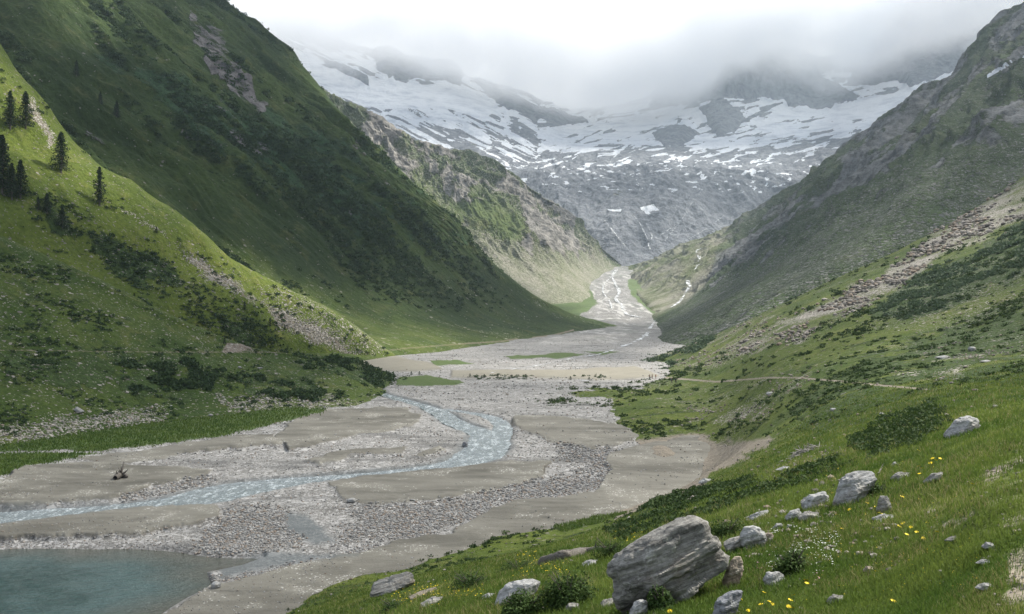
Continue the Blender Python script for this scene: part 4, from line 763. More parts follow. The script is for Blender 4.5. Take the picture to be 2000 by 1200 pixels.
r3_ = scatter('grassy_spur', bm_, 2000, 2); r4_ = scatter('grassy_spur', np.ones_like(bm_), 900, 2); Pa = SURF['green_mountain']; am_ = (1-sm(0, 60, Pa[..., 2]))
r5_ = scatter('green_mountain', am_, 1500, 2)
stones('slope_stones', [(r1_, px2m(r1_, .8, 4, 2.4)), (r2_, px2m(r2_, .6, 2.6, 3)), (r3_, px2m(r3_, .7, 2.8, 2.4)), (r4_, px2m(r4_, .5, 2, 3)), (r5_, px2m(r5_, .6, 2, 3))], 'whitish stones sprinkled over the left slopes', ((0.16, 0.15, 0.13), (0.46, 0.44, 0.40)), cat='stones')
# ------------------------------------------------------------------ shrubs and grass
def leaf_mat(name, a, b, trans=0.25):
    t = NT(name); c = t.mix(t.attr('tint'), a, b); nd = t.bsdf(c, 0.75, spec=0.15); tl = t.n('ShaderNodeBsdfTranslucent'); t.t.links.new(c, tl.inputs[0]); m = t.n('ShaderNodeMixShader', {0: trans}); t.t.links.new(nd.outputs[0], m.inputs[1]); t.t.links.new(tl.outputs[0], m.inputs[2]); t.t.links.new(m.outputs[0], t.out.inputs[0]); return t.m
def tris_cloud(n, size, squash, core=True, seed=0, flat=0.5):
    """leaf clumps spread in an uneven dome"""
    r_ = np.random.default_rng(seed); d = r_.normal(size=(n, 3)); d[:, 2] = np.abs(d[:, 2]); d /= np.linalg.norm(d, axis=1, keepdims=True)
    lump = 1+0.35*noise(d*2.2+seed, seed); c = d*(r_.uniform(0.55, 1.0, (n, 1))*lump[:, None])*np.array([1, 1, squash])
    u = r_.normal(size=(n, 3)); u[:, 2] *= flat; u /= np.linalg.norm(u, axis=1, keepdims=True); v = np.cross(u, d+r_.normal(size=(n, 3))*0.5); v /= np.linalg.norm(v, axis=1, keepdims=True)+1e-9
    s_ = size*r_.uniform(.6, 1.3, (n, 1)); V = np.stack([c-u*s_, c+u*s_, c+v*s_*1.6], 1); return V.reshape(-1, 3)
def shrub_stuff(name, groups, label, mat, nl=34, size=0.26, squash=0.6, cat='shrubs'):
    vs = [tris_cloud(nl, size, squash, seed=600+j) for j in range(10)]; vs = np.array(vs); Vs, ts = [], []
    for Q, sz in groups:
        n = len(Q); B = vs[rng.integers(0, 10, n)]; a = rng.random(n)*6.28; ca, sa = np.cos(a)[:, None], np.sin(a)[:, None]
        B = np.stack([B[..., 0]*ca-B[..., 1]*sa, B[..., 0]*sa+B[..., 1]*ca, B[..., 2]-0.08], -1)*sz[:, None, None]+Q[:, None]; Vs.append(B.reshape(-1, 3))
        tn = np.repeat(rng.random((n, 1))*0.5, nl, 1)+rng.random((n, nl))*0.5; ts.append(np.repeat(tn.reshape(-1), 3))
    V = np.concatenate(Vs); o = mesh_obj(name, V, np.arange(len(V)).reshape(-1, 3), mat, smooth=False, attrs={'tint': np.concatenate(ts)}); tag(o, label, cat, None, 'stuff'); return o
shm = leaf_mat('alpine_rose_leaves', (0.018, 0.040, 0.012), (0.060, 0.095, 0.026)); shd = leaf_mat('alder_leaves', (0.022, 0.046, 0.018), (0.055, 0.09, 0.033)); shg = leaf_mat('grey_willow_leaves', (0.045, 0.075, 0.04), (0.09, 0.13, 0.07))
nm = noise
def clumpy(P, sc_, s_, lo=0.0, hi=0.35): return sm(lo, hi, fbm(P*sc_, 4, s_))
lown = region(nx_, ny_, [[(1540, 800), (1560, 760), (1700, 700), (2060, 560), (2060, 820), (1900, 850), (1700, 880), (1560, 850)], [(1620, 870), (1700, 815), (1820, 790), (1860, 830), (1760, 880), (1690, 895)], [(1200, 1030), (1300, 970), (1450, 945), (1640, 895), (1660, 905), (1500, 965), (1350, 1010), (1230, 1050)]], 10, 30, 101, 60, 30)
wil = region(nx_, ny_, [[(1700, 610), (1800, 540), (1900, 500), (1990, 440), (2060, 420), (2060, 500), (1900, 570), (1780, 620), (1710, 625)], [(1225, 712), (1300, 690), (1350, 660), (1420, 640), (1340, 700), (1280, 730), (1235, 730)], [(1280, 655), (1340, 640), (1420, 610), (1500, 570), (1600, 520), (1640, 540), (1500, 600), (1400, 640), (1300, 668)]], 8, 16, 620, 40, 25)
strip_ = region(nx_, ny_, [[(1195, 1040), (1300, 972), (1450, 940), (1640, 895), (1665, 905), (1520, 965), (1350, 1010), (1240, 1055)], [(1660, 870), (1720, 815), (1820, 790), (1855, 825), (1780, 870), (1700, 895)]], 7, 18, 621, 40, 20)
pn = 1-np.clip(G_AT['soil']*1.5, 0, 1)
s1 = scatter('near', far_*(0.06+0.5*lown+clumpy(Pn, 0.04, 630)*0.6)*clumpy(Pn, 0.12, 631, -0.25, 0.2)*(1-tal_m)*(1-sto_m*0.8)*pn, 8500, 2); s2 = scatter('near', strip_*sm(-0.2, 0.15, fbm(Pn*0.5, 4, 632)), 4600); s3 = scatter('near', wil*sm(-0.2, 0.15, fbm(Pn*0.12, 4, 633)), 2400, 2)
shrub_stuff('low_shrubs', [(s1, px2m(s1, 3, 10, 2.0)), (s2, np.clip(px2m(s2, 3, 15, 1.8), 0.08, 1.2))], 'dark green alpine rose cushions covering the right slope', shm)
shrub_stuff('willow_scrub', [(s3, px2m(s3, 5, 11, 1.3))], 'grey green scrub beside the talus on the right slope', shg)
ac = region(cx_, cy_, [[(215, 715), (330, 695), (430, 735), (390, 785), (280, 775)], [(560, 690), (680, 690), (775, 735), (720, 762), (690, 742), (600, 708)], [(460, 745), (600, 740), (640, 770), (500, 780)]], 8, 22, 640, 40)
s4 = scatter('green_knoll', ac*sm(-0.1, 0.3, fbm(Pc*0.16, 4, 634)), 1100, 2); s5 = scatter('green_knoll', clumpy(Pc, 0.10, 641, -0.1, 0.5)*(cy_ > 480), 1900, 2)
Pb = SURF['grassy_spur']; bsh = region(bx_, by_, [[(60, 390), (140, 400), (300, 480), (420, 570), (420, 600), (300, 560), (160, 470), (60, 430)], [(300, 520), (500, 630), (640, 700), (420, 660)]], 20, 35, 160, 60)
s6 = scatter('grassy_spur', bsh*0.8+0.25*clumpy(Pb, 0.05, 643), 2600, 2)
aq = np.stack([strike(Pa)*0.03, perp(Pa)*0.008], -1); adk = sm(-0.02, 0.25, fbm(aq+fbm(Pa[..., :2]*0.012, 3, 5)[..., None]*1.2, 5, 130, 0.6)+0.22*region(*PX['green_mountain'], [[(160, 80), (300, 180), (420, 290), (560, 400), (700, 560), (860, 640), (1100, 640), (1080, 590), (900, 455), (700, 240), (520, 200), (360, 150)]], 40, 40, 133, 90)-0.12)
s7 = scatter('green_mountain', adk*sm(-10, 30, Pa[..., 2]), 12000, 2)
shrub_stuff('alder_scrub', [(s4, px2m(s4, 5, 12, 1.5)), (s5, px2m(s5, 2.5, 8, 2)), (s6, px2m(s6, 2.5, 8, 2)), (s7, px2m(s7, 3, 8.5, 1.6))], 'dark green alder scrub in streaks on the left slopes', shd, nl=26, size=0.3)
s8 = scatter('floor', region(fx, fy, [[(730, 745), (760, 735), (800, 733), (800, 740), (740, 760)], [(920, 735), (1040, 733), (1040, 742), (930, 742)], [(1110, 735), (1190, 733), (1180, 742)]], 2, 6, 650, 20, 8), 160)
shrub_stuff('gravel_bushes', [(s8, px2m(s8, 2, 5, 1.5))], 'small bushes on the gravel bars in the valley', shd)
# foreground bushes
def bush(label, cx, cy, w_, h_, mat, n=2600, leaf=0.05, name='bush'):
    b = hit(cx, cy+h_*0.42, ('near',)); s_ = b[1]/F; R_ = w_*s_/2; H = h_*s_; r_ = np.random.default_rng(int(cx+cy)); parts = []; tn = []
    for k in range(9):
        a = r_.uniform(0, 6.28); rr = R_*r_.uniform(0, 0.6); cc = np.array([math.cos(a)*rr, math.sin(a)*rr*0.8, 0]); q = R_*r_.uniform(0.38, 0.6); m = n//9
        v = tris_cloud(m, leaf*r_.uniform(.8, 1.1)*0.5/q, H/q*r_.uniform(.7, 1.0)*0.85, seed=int(cx)+k); parts.append(v*q+cc); tn.append(np.repeat(r_.random(m)*0.7+r_.random()*0.3, 3))
    V = np.concatenate(parts)-np.array([0, 0, 0.03]); root = bpy.data.objects.new(name, None); COL.objects.link(root); root.location = b; tag(root, label, 'bush')
    mesh_obj('foliage', V, np.arange(len(V)).reshape(-1, 3), mat, smooth=False, parent=root, attrs={'tint': np.concatenate(tn)})
    sv, sf = [], []
    for k in range(12):
        a = r_.uniform(0, 6.28); tip = np.array([math.cos(a)*R_*.6, math.sin(a)*R_*.5, H*r_.uniform(.5, .85)]); tube(sv, sf, [np.array([0, 0, -0.05]), tip*np.array([.4, .4, .55]), tip], [0.014, 0.009, 0.004], 5)
    mesh_obj('stems', np.concatenate(sv), np.concatenate(sf), MBARK, parent=root); return root
def tube(sv, sf, pts, rad, k=6):
    n0 = sum(len(x) for x in sv); ring = []; pts = [np.array(p, float) for p in pts]
    for i, p in enumerate(pts):
        d = pts[min(i+1, len(pts)-1)]-pts[max(i-1, 0)]; d /= np.linalg.norm(d)+1e-9; a = np.cross(d, [0.3, 0.9, 0.2]); a /= np.linalg.norm(a)+1e-9; b = np.cross(d, a)
        an = np.linspace(0, 2*math.pi, k, endpoint=False); ring.append(p+rad[i]*(np.cos(an)[:, None]*a+np.sin(an)[:, None]*b))
    V = np.concatenate(ring); i = np.arange(len(pts)*k).reshape(len(pts), k); j = np.roll(i, -1, 1); Fc = np.stack([i[:-1], j[:-1], j[1:], i[1:]], -1).reshape(-1, 4)+n0; sv.append(V); sf.append(Fc)
t = NT('bark'); n = t.noise(12, 4, 0.7); t.bsdf(t.mix(n, (0.06, 0.05, 0.042), (0.16, 0.14, 0.12)), 0.9, n, 0.6, 0.02); MBARK = t.m
bl = leaf_mat('bush_leaves', (0.020, 0.045, 0.012), (0.075, 0.12, 0.03), 0.3)
for lab, x, y, w_, h_, n_l in [('big dark bush left of the huge boulder', 1110, 1150, 130, 85, 5200), ('low dark bush left of the big dark bush at the bottom edge', 1030, 1178, 130, 60, 3200), ('round bush growing at the foot of the huge boulder', 1294, 1168, 70, 62, 2800),
    ('spreading bush above the patch of yellow flowers near the sand', 920, 1132, 110, 42, 2800), ('tuft-like bush on the sand rim left of the weathered log', 1010, 1100, 90, 30, 2000), ('small bush at the bottom left end of the meadow', 770, 1180, 90, 34, 2000),
    ('bush behind the huge boulder, left of the rounded white boulder', 1420, 1030, 80, 50, 2400), ('bush dotted with white flowers above the round grey rock', 1545, 1096, 90, 62, 3200), ('green bush in the gap right of the weathered log', 1190, 1070, 90, 40, 2400),
    ('dark bush right of the flat-topped boulder', 1712, 955, 60, 34, 1500)]:
    bush(lab, x, y, w_, h_, bl, n_l)
# grass
def grass(name, Q, hpx, wpx, mat, label, hmax=0.16):
    n = len(Q); s_ = Q[:, 1:2]/F; h = np.minimum(s_*hpx*rng.uniform(.4, 1.2, (n, 1)), hmax*rng.uniform(.6, 1.3, (n, 1))); a = rng.random((n, 1))*6.28; wd = s_*wpx*rng.uniform(.6, 1.3, (n, 1)); d = np.concatenate([np.cos(a), np.sin(a), 0*a], 1)
    ln = rng.normal(size=(n, 3))*np.array([1, 1, 0]); ln *= h*0.45; up = np.array([0, 0, 1.0])
    b0, b1 = Q-d*wd-up*0.01, Q+d*wd-up*0.01; m0 = Q+up*h*0.6+ln*0.35-d*wd*0.7; m1 = Q+up*h*0.6+ln*0.35+d*wd*0.7; tp = Q+up*h+ln
    V = np.stack([b0, b1, m1, m0, tp], 1).reshape(-1, 3); i = np.arange(n)[:, None]*5; Fc = np.concatenate([i+np.array([0, 1, 2]), i+np.array([0, 2, 3]), i+np.array([3, 2, 4])])
    patch_ = 0.5+0.9*fbm(Q*0.45, 4, 660); tn = np.clip(patch_*0.75+rng.random(n)*0.35-0.05, 0, 1)
    o = mesh_obj(name, V, Fc, mat, smooth=False, attrs={'tint': np.repeat(tn, 5)}); tag(o, label, 'grass', None, 'stuff'); return o
gmask = np.clip(1-G_AT['soil']*1.25, 0.08, 1)*(1-sm(60, 110, Pn[..., 1]))
gq = scatter('near', gmask, 210000)
herbm = leaf_mat('meadow_herb_leaves', (0.04, 0.085, 0.016), (0.12, 0.18, 0.04), 0.35)
hq = scatter('near', gmask*sm(-0.15, 0.3, fbm(Pn*1.1, 4, 664)), 5200); shrub_stuff('meadow_herbs', [(hq, np.clip(px2m(hq, 3, 9, 1.8), 0.02, 0.22))], 'broad leaved herbs and clover between the meadow grass', herbm, nl=16, size=0.3, squash=0.5, cat='herbs')
gml = leaf_mat('grass_blades', (0.05, 0.10, 0.016), (0.18, 0.225, 0.048), 0.4)
ring = []
for o_ in [o for o in COL.objects if o.get('category') == 'boulder' and o.location.y < 45]:
    bb = np.array([v[:] for v in o_.bound_box]); cx0, cy0 = o_.location.x+bb[:, 0].mean(), o_.location.y+bb[:, 1].mean(); rx, ry = np.ptp(bb[:, 0])/2, np.ptp(bb[:, 1])/2; m_ = int(500*min(2.5, max(rx, .15)))
    a_ = rng.random(m_)*6.28; k_ = rng.uniform(.85, 1.25, m_); X_, Y_ = cx0+np.cos(a_)*rx*k_, cy0+np.sin(a_)*ry*k_; ring.append(np.stack([X_, Y_, gz(X_, Y_)], -1))
gq = np.concatenate([gq, *ring])
grass('grass', gq, 13, 0.75, gml, 'short green meadow grass on the foreground slope')

drym = leaf_mat('dry_grass_stems', (0.20, 0.18, 0.07), (0.38, 0.34, 0.17), 0.3)
dq = scatter('near', gmask*sm(-0.1, 0.35, fbm(Pn*0.8, 4, 668)), 22000); grass('dry_grass', dq, 15, 0.5, drym, 'yellowed seed stalks scattered through the meadow', 0.2)
fm_ = leaf_mat('valley_grass_blades', (0.05, 0.10, 0.018), (0.12, 0.17, 0.035), 0.3)
vq = scatter('floor', fa['green']*(fy > 780), 26000); grass('valley_grass', vq, 6, 0.9, fm_, 'grass of the green strip between the knoll and the gravel', 0.5)
# ------------------------------------------------------------------ trees
needle = leaf_mat('conifer_needles', (0.010, 0.022, 0.010), (0.032, 0.055, 0.022), 0.1)
def conifer(label, x, ybase, ytop, group=None, sparse=1.0, surf=('grassy_spur', 'green_knoll'), wide=0.2, name='conifer'):
    b = hit(x, ybase, surf); s_ = b[1]/F; H = (ybase-ytop)*s_; r_ = np.random.default_rng(int(x*3+ytop)); small = H < 5
    root = bpy.data.objects.new(name, None); COL.objects.link(root); root.location = b; tag(root, label, 'tree', group)
    sv, sf = [], []; tube(sv, sf, [(0, 0, -0.6), (0.02*H, 0, H*.5), (0, 0, H*.98)], [H*.022, H*.013, H*.002], 7)
    V, tn = [], []; nb = int((70 if small else 150)*(0.6+0.4*sparse))
    for k in range(nb):
        f = (k+r_.random())/nb; z = H*(0.10+0.88*f); a = k*2.4+r_.uniform(-.4, .4); L_ = H*wide*(1-f)**0.75*r_.uniform(.55, 1.15)+H*0.012; dr = np.array([math.cos(a), math.sin(a), 0])
        if r_.random() > sparse: L_ *= 0.35
        tip = np.array([0, 0, z])+dr*L_+np.array([0, 0, -0.25*L_+0.2*L_*f]); 
        if not small and k % 2 == 0: tube(sv, sf, [(0, 0, z), tip], [H*.005, H*.001], 4)
        m = (7 if small else 16); u = r_.random((m, 1))**0.7; p = np.array([0, 0, z])*(1-u)+tip*u+r_.normal(size=(m, 3))*L_*0.12*np.array([1, 1, .5]); q = r_.normal(size=(m, 3)); q[:, 2] -= 0.4; q /= np.linalg.norm(q, axis=1, keepdims=True)
        w_ = np.cross(q, r_.normal(size=(m, 3))); w_ /= np.linalg.norm(w_, axis=1, keepdims=True); sz = H*(0.022 if not small else 0.045)*r_.uniform(.6, 1.3, (m, 1)); V.append(np.stack([p-w_*sz*.6, p+w_*sz*.6, p+q*sz*1.7], 1).reshape(-1, 3)); tn.append(np.repeat(np.clip(u[:, 0]*.6+r_.random(m)*.4, 0, 1), 3))
    mesh_obj('trunk', np.concatenate(sv), np.concatenate(sf), MBARK, parent=root); V = np.concatenate(V)
    mesh_obj('crown', V, np.arange(len(V)).reshape(-1, 3), needle, smooth=False, parent=root, attrs={'tint': np.concatenate(tn)}); return root
for lab, x, yb, yt, sp, wd_ in [('leftmost conifer of the upper pair on the sunlit spur', 19, 252, 176, .8, .25), ('right conifer of the upper pair, forked and leaning on the sunlit spur', 50, 252, 178, .85, .27), ('dense dark conifer standing alone in the middle of the sunlit spur', 120, 338, 257, .9, .29),
    ('thin half bare conifer, lowest of the tall trees on the spur', 194, 402, 326, .5, .26), ('tall dark conifer at the left edge of the picture', 4, 378, 262, 1.0, .24), ('broad conifer right of the tall one at the left edge', 41, 388, 312, 1.0, .27), ('short conifer between the two big ones at the left edge', 22, 390, 318, 1.0, .25),
    ('low bushy conifer left of the thin half bare one', 92, 420, 378, 1.0, .3), ('stunted conifer under the thin half bare one', 122, 446, 404, .9, .3), ('stunted conifer left of the spur path of scrub, lowest', 74, 412, 384, .9, .34),
    ('small conifer on the grass, highest of the three lonely ones', 478, 606, 588, 1.0, .3), ('small conifer on the grass, middle of the three lonely ones', 528, 638, 620, 1.0, .32), ('tiny conifer on the grass, lowest of the three lonely ones', 556, 646, 634, 1.0, .32), ('tiny conifer beside the sunlit scree streak', 306, 456, 442, 1.0, .35), ('round dwarf conifer above the bare earth patch', 438, 672, 660, 1.0, .4), ('dwarf conifer on the crest of the knoll', 262, 586, 572, 1.0, .4)]:
    conifer(lab.replace('left of the spur path of scrub, lowest', 'left of the low bushy one'), x, yb, yt, None, sp, wide=wd_)
for lab, x, yb, yt in [('dark conifer on the shaded mountain side beside the rocky patch', 228, 232, 196), ('narrow dark conifer on the shaded mountain side', 196, 205, 178), ('dark conifer on the shaded mountain side, topmost of the three', 150, 150, 118)]:
    conifer(lab, x, yb, yt, None, .9, ('green_mountain',), .26)
for i_, (x, yb) in enumerate([(803, 733), (819, 733), (918, 738), (945, 738), (972, 738), (1000, 739), (1027, 739), (1115, 743), (1150, 744)]):
    conifer('small dark shrubby conifer in the row on the gravel bar across the valley', x, yb, yb-8, 'row of small conifers on the gravel bar', 1.0, ('floor',), .6)
# ------------------------------------------------------------------ flowers
def petal_mat(name, c): t = NT(name); t.bsdf(c, 0.6, spec=0.2); return t.m
yel, wht, pnk = petal_mat('yellow_petals', (0.85, 0.62, 0.02)), petal_mat('white_petals', (0.75, 0.77, 0.72)), petal_mat('pink_petals', (0.55, 0.30, 0.42)); stm = petal_mat('flower_stem', (0.06, 0.11, 0.03))
def head_mesh(n, r, lift):
    V = [(0, 0, r*.25)]; Fc = []
    for k in range(n):
        a = 2*math.pi*k/n; b = a+math.pi/n; V += [(r*math.cos(a)*.5, r*math.sin(a)*.5, r*.2), (r*math.cos(a+.0), r*math.sin(a+.0), lift*r), (r*.9*math.cos(b), r*.9*math.sin(b), lift*r*.8)]
    for k in range(n): i = 1+3*k; j = 1+3*((k+1) % n); Fc += [(0, i, i+2), (0, i+2, j), (i, i+1, i+2)]
    return np.array(V), np.array(Fc)
YF = [(1708, 881), (1794, 880), (1822, 896), (1828, 900), (1838, 897), (1818, 905), (1796, 911), (1802, 915), (1797, 925), (1900, 946), (1763, 970), (1694, 983), (1711, 992), (1732, 988), (1719, 1004), (1725, 1007), (1636, 1006), (1644, 1032), (1618, 1058), (1660, 995), (1575, 1135), (1577, 1140), (1503, 1175), (1509, 1180), (1487, 1182), (1492, 1157), (1550, 1163), (1544, 1172), (1541, 1186), (1548, 1188), (1463, 1194), (1745, 1174), (1712, 1116), (1415, 1188), (1445, 1170), (1308, 1195), (1790, 1040), (1803, 1052), (1770, 1044), (1778, 1030), (1756, 1028), (1764, 1022), (1812, 1022), (1830, 1040)]
hv, hf = head_mesh(11, 1.0, .35); HM = None; FH, FS = None, None
for i_, (x, y) in enumerate(YF):
    b = hit(x, y+6, ('near',)); r = (3.6+1.8*random.random())*(1.25 if y > 1120 else 1.0)*b[1]/F; hgt = 6*b[1]/F*0.9
    if FH is None:
        root = bpy.data.objects.new('yellow_flower', None); COL.objects.link(root)
        FH = mesh_obj('flower_head', hv, hf, yel, parent=root); FS = mesh_obj('stem', *[np.concatenate(q) for q in (lambda a, c_: (tube(a, c_, [(0, 0, -4), (.1, 0, -2), (0, 0, 0.1)], [.1, .08, .07], 4), a, c_)[1:])([], [])], stm, parent=root)
    else:
        root2 = root.copy(); COL.objects.link(root2)
        for ch in (FH, FS): c2 = ch.copy(); COL.objects.link(c2); c2.parent = root2
        root = root2
    root.location = (b[0], b[1], b[2]+hgt); root.scale = (r, r, r); root.rotation_euler = (random.uniform(.2, .6), random.uniform(-.3, .3), random.uniform(0, 6))
    tag(root, 'yellow hawkbit flower head on a thin stem in the meadow', 'flower', 'yellow flowers in the foreground meadow')
def flower_stuff(name, polys, n, lo, hi, mat, label, seed, dots=None):
    m = region(nx_, ny_, polys, 10, 18, seed, 40)*sm(-0.2, 0.25, fbm(Pn*2.0, 3, seed+1)); Q = scatter('near', m, n); v, f = head_mesh(6, 1, .3); s_ = Q[:, 1]/F*rng.uniform(lo, hi, n); k = len(v)
    V = (v[None]*s_[:, None, None]+Q[:, None]+np.array([0, 0, 1])*(5*Q[:, 1]/F)[:, None, None]).reshape(-1, 3); Fc = (f[None]+(np.arange(n)*k)[:, None, None]).reshape(-1, 3)
    o = mesh_obj(name, V, Fc, mat, smooth=False); tag(o, label, 'flowers', None, 'stuff')
flower_stuff('yellow_wildflowers', [[(860, 1140), (930, 1135), (935, 1165), (870, 1170)], [(1020, 1080), (1100, 1075), (1110, 1120), (1000, 1125)], [(760, 1160), (860, 1140), (860, 1180), (760, 1190)], [(1180, 1040), (1260, 1030), (1230, 1060)]], 420, .8, 1.6, yel, 'tiny yellow flowers massed near the sand edge', 700)
flower_stuff('buttercups', [[(1740, 1000), (1850, 1010), (1870, 1070), (1760, 1070)], [(1480, 950), (1560, 940), (1560, 1000)], [(1600, 930), (1900, 900), (1900, 1150), (1550, 1190)]], 260, .6, 1.3, yel, 'tiny yellow flowers sprinkled through the right meadow', 705)
flower_stuff('white_wildflowers', [[(1490, 1040), (1580, 1030), (1640, 1060), (1620, 1110), (1500, 1120)], [(1540, 1060), (1640, 1050), (1640, 1085), (1560, 1085)], [(1560, 1090), (1640, 1100), (1600, 1140)]], 330, .8, 2.2, wht, 'small white flowers right of the huge boulder', 710)
flower_stuff('pink_wildflowers', [[(1490, 1080), (1620, 1100), (1600, 1130), (1480, 1120)]], 26, 1.0, 2.4, pnk, 'few pale pink flowers among the white ones', 715)
# ------------------------------------------------------------------ weathered log, stump, branch pile
t = NT('weathered_wood'); tc_ = t.n('ShaderNodeTexCoord').outputs['Object']; n = t.noise(6, 5, 0.7, t.scale(tc_, (.4, 4, 4))); t.bsdf(t.mix(t.ss(n, .3, .7), (0.045, 0.038, 0.033), (0.20, 0.185, 0.165)), .9, n, .8, .03); WOOD = t.m
def log(label, pts, rad, surf, name='fallen_log', lift=0.7, stubs=3, cat='log'):
    P3 = [hit(*p, names=surf) for p in pts]; o0 = P3[0].copy(); s_ = o0[1]/F; rr = [r*s_ for r in rad]; q = np.array([p-o0+np.array([0, 0, r*lift]) for p, r in zip(P3, rr)]); q = catmull(q, 18, 0); r2 = np.interp(np.linspace(0, 1, 18), np.linspace(0, 1, len(rr)), rr); r_ = np.random.default_rng(len(label)); r2 = r2*r_.uniform(.85, 1.1, 18); r2[0] *= .6; r2[-1] *= .3
    sv, sf = [], []; tube(sv, sf, list(q), r2, 9)
    V = np.concatenate(sv); V += fbm(V/rr[0]*1.2, 3, 720)[:, None]*rr[0]*0.25; ob = mesh_obj(name, V, np.concatenate(sf), WOOD); ob.location = o0; tag(ob, label, cat)
    for k in range(stubs):
        i = r_.integers(3, 15); d = r_.normal(size=3); d[2] = abs(d[2]); d /= np.linalg.norm(d); sv, sf = [], []; tube(sv, sf, [q[i], q[i]+d*r2[i]*2.2, q[i]+d*r2[i]*3.6+np.array([0, 0, r2[i]*.5])], [r2[i]*.35, r2[i]*.25, r2[i]*.08], 5); mesh_obj('branch_stub', np.concatenate(sv), np.concatenate(sf), WOOD, parent=ob)
    return ob
log('long dark weathered log lying in the grass near the sand edge', [(1056, 1106), (1100, 1096), (1140, 1084), (1186, 1070)], [10, 11, 8, 4], ('near',))
log('dark stranded stump with roots on the left sandbank', [(226, 938), (236, 933), (250, 934)], [6, 7, 4], ('floor',), 'stranded_stump', .8, 6, 'stump')
log('bleached branch beside the pile of grey branches', [(1612, 900), (1632, 893), (1652, 890)], [2.4, 2.0, 1], ('near',), 'bleached_branch', 1, 1, 'branch')
log('bleached stick pointing up from the grass behind the flat-topped boulder', [(1716, 930), (1722, 918), (1726, 906)], [2.2, 1.8, 1], ('near',), 'bleached_stick', 2, 2, 'stick')
c0 = hit(1568, 888, ('near',)); r_ = np.random.default_rng(4); u_ = c0[1]/F
t = NT('dry_branches'); n = t.noise(9, 3, .7); t.bsdf(t.mix(n, (0.12, 0.11, 0.095), (0.40, 0.38, 0.34)), .9, n, .5, .02)
root = bpy.data.objects.new('branch_pile', None); COL.objects.link(root); root.location = c0; tag(root, 'heap of dry grey branches on the grass above the dark bushes strip', 'branch pile')
for k in range(90):
    p = np.array([r_.normal()*20*u_, r_.normal()*16*u_, 0]); gzv = float(gz(np.array([c0[0]+p[0]]), np.array([c0[1]+p[1]]))[0])-c0[2]; h_ = max(0, 11*u_*(1-(p[0]/(44*u_))**2-(p[1]/(34*u_))**2)); p[2] = gzv+h_*r_.random(); d = r_.normal(size=3)*np.array([1, 1, .35]); d /= np.linalg.norm(d); L_ = r_.uniform(6, 18)*u_; sv, sf = [], []
    tube(sv, sf, [p, p+d*L_*.5+np.array([0, 0, .6*u_]), p+d*L_], [r_.uniform(.7, 1.6)*u_, .9*u_, .4*u_], 5); mesh_obj('branch', np.concatenate(sv), np.concatenate(sf), t.m, parent=root)
# ------------------------------------------------------------------ hikers
def flat(name, c, r=.8): t = NT(name); n = t.noise(25, 3, .6); t.bsdf(t.mix(n, tuple(x*.75 for x in c), tuple(min(1, x*1.2) for x in c)), r, spec=.15); return t.m
skin, hairm = flat('skin', (0.42, 0.26, 0.18)), flat('dark_hair', (0.03, 0.022, 0.018))
def skinned(name, verts, edges, rad, mat, parent, root=0, sub=1):
    me = bpy.data.meshes.new(name); me.from_pydata(verts, edges, []); me.materials.append(mat); o = bpy.data.objects.new(name, me); COL.objects.link(o); o.parent = parent
    m = o.modifiers.new('skin', 'SKIN'); m.use_smooth_shade = True; ly = me.skin_vertices[0].data if me.skin_vertices else None
    if ly is None: 
        bpy.context.view_layer.objects.active = o; ly = me.skin_vertices[0].data
    for i, r in enumerate(rad): ly[i].radius = (r, r*.85) if not isinstance(r, tuple) else r; ly[i].use_root = (i == root)
    sd_ = o.modifiers.new('sub', 'SUBSURF'); sd_.levels = sub; sd_.render_levels = sub; return o
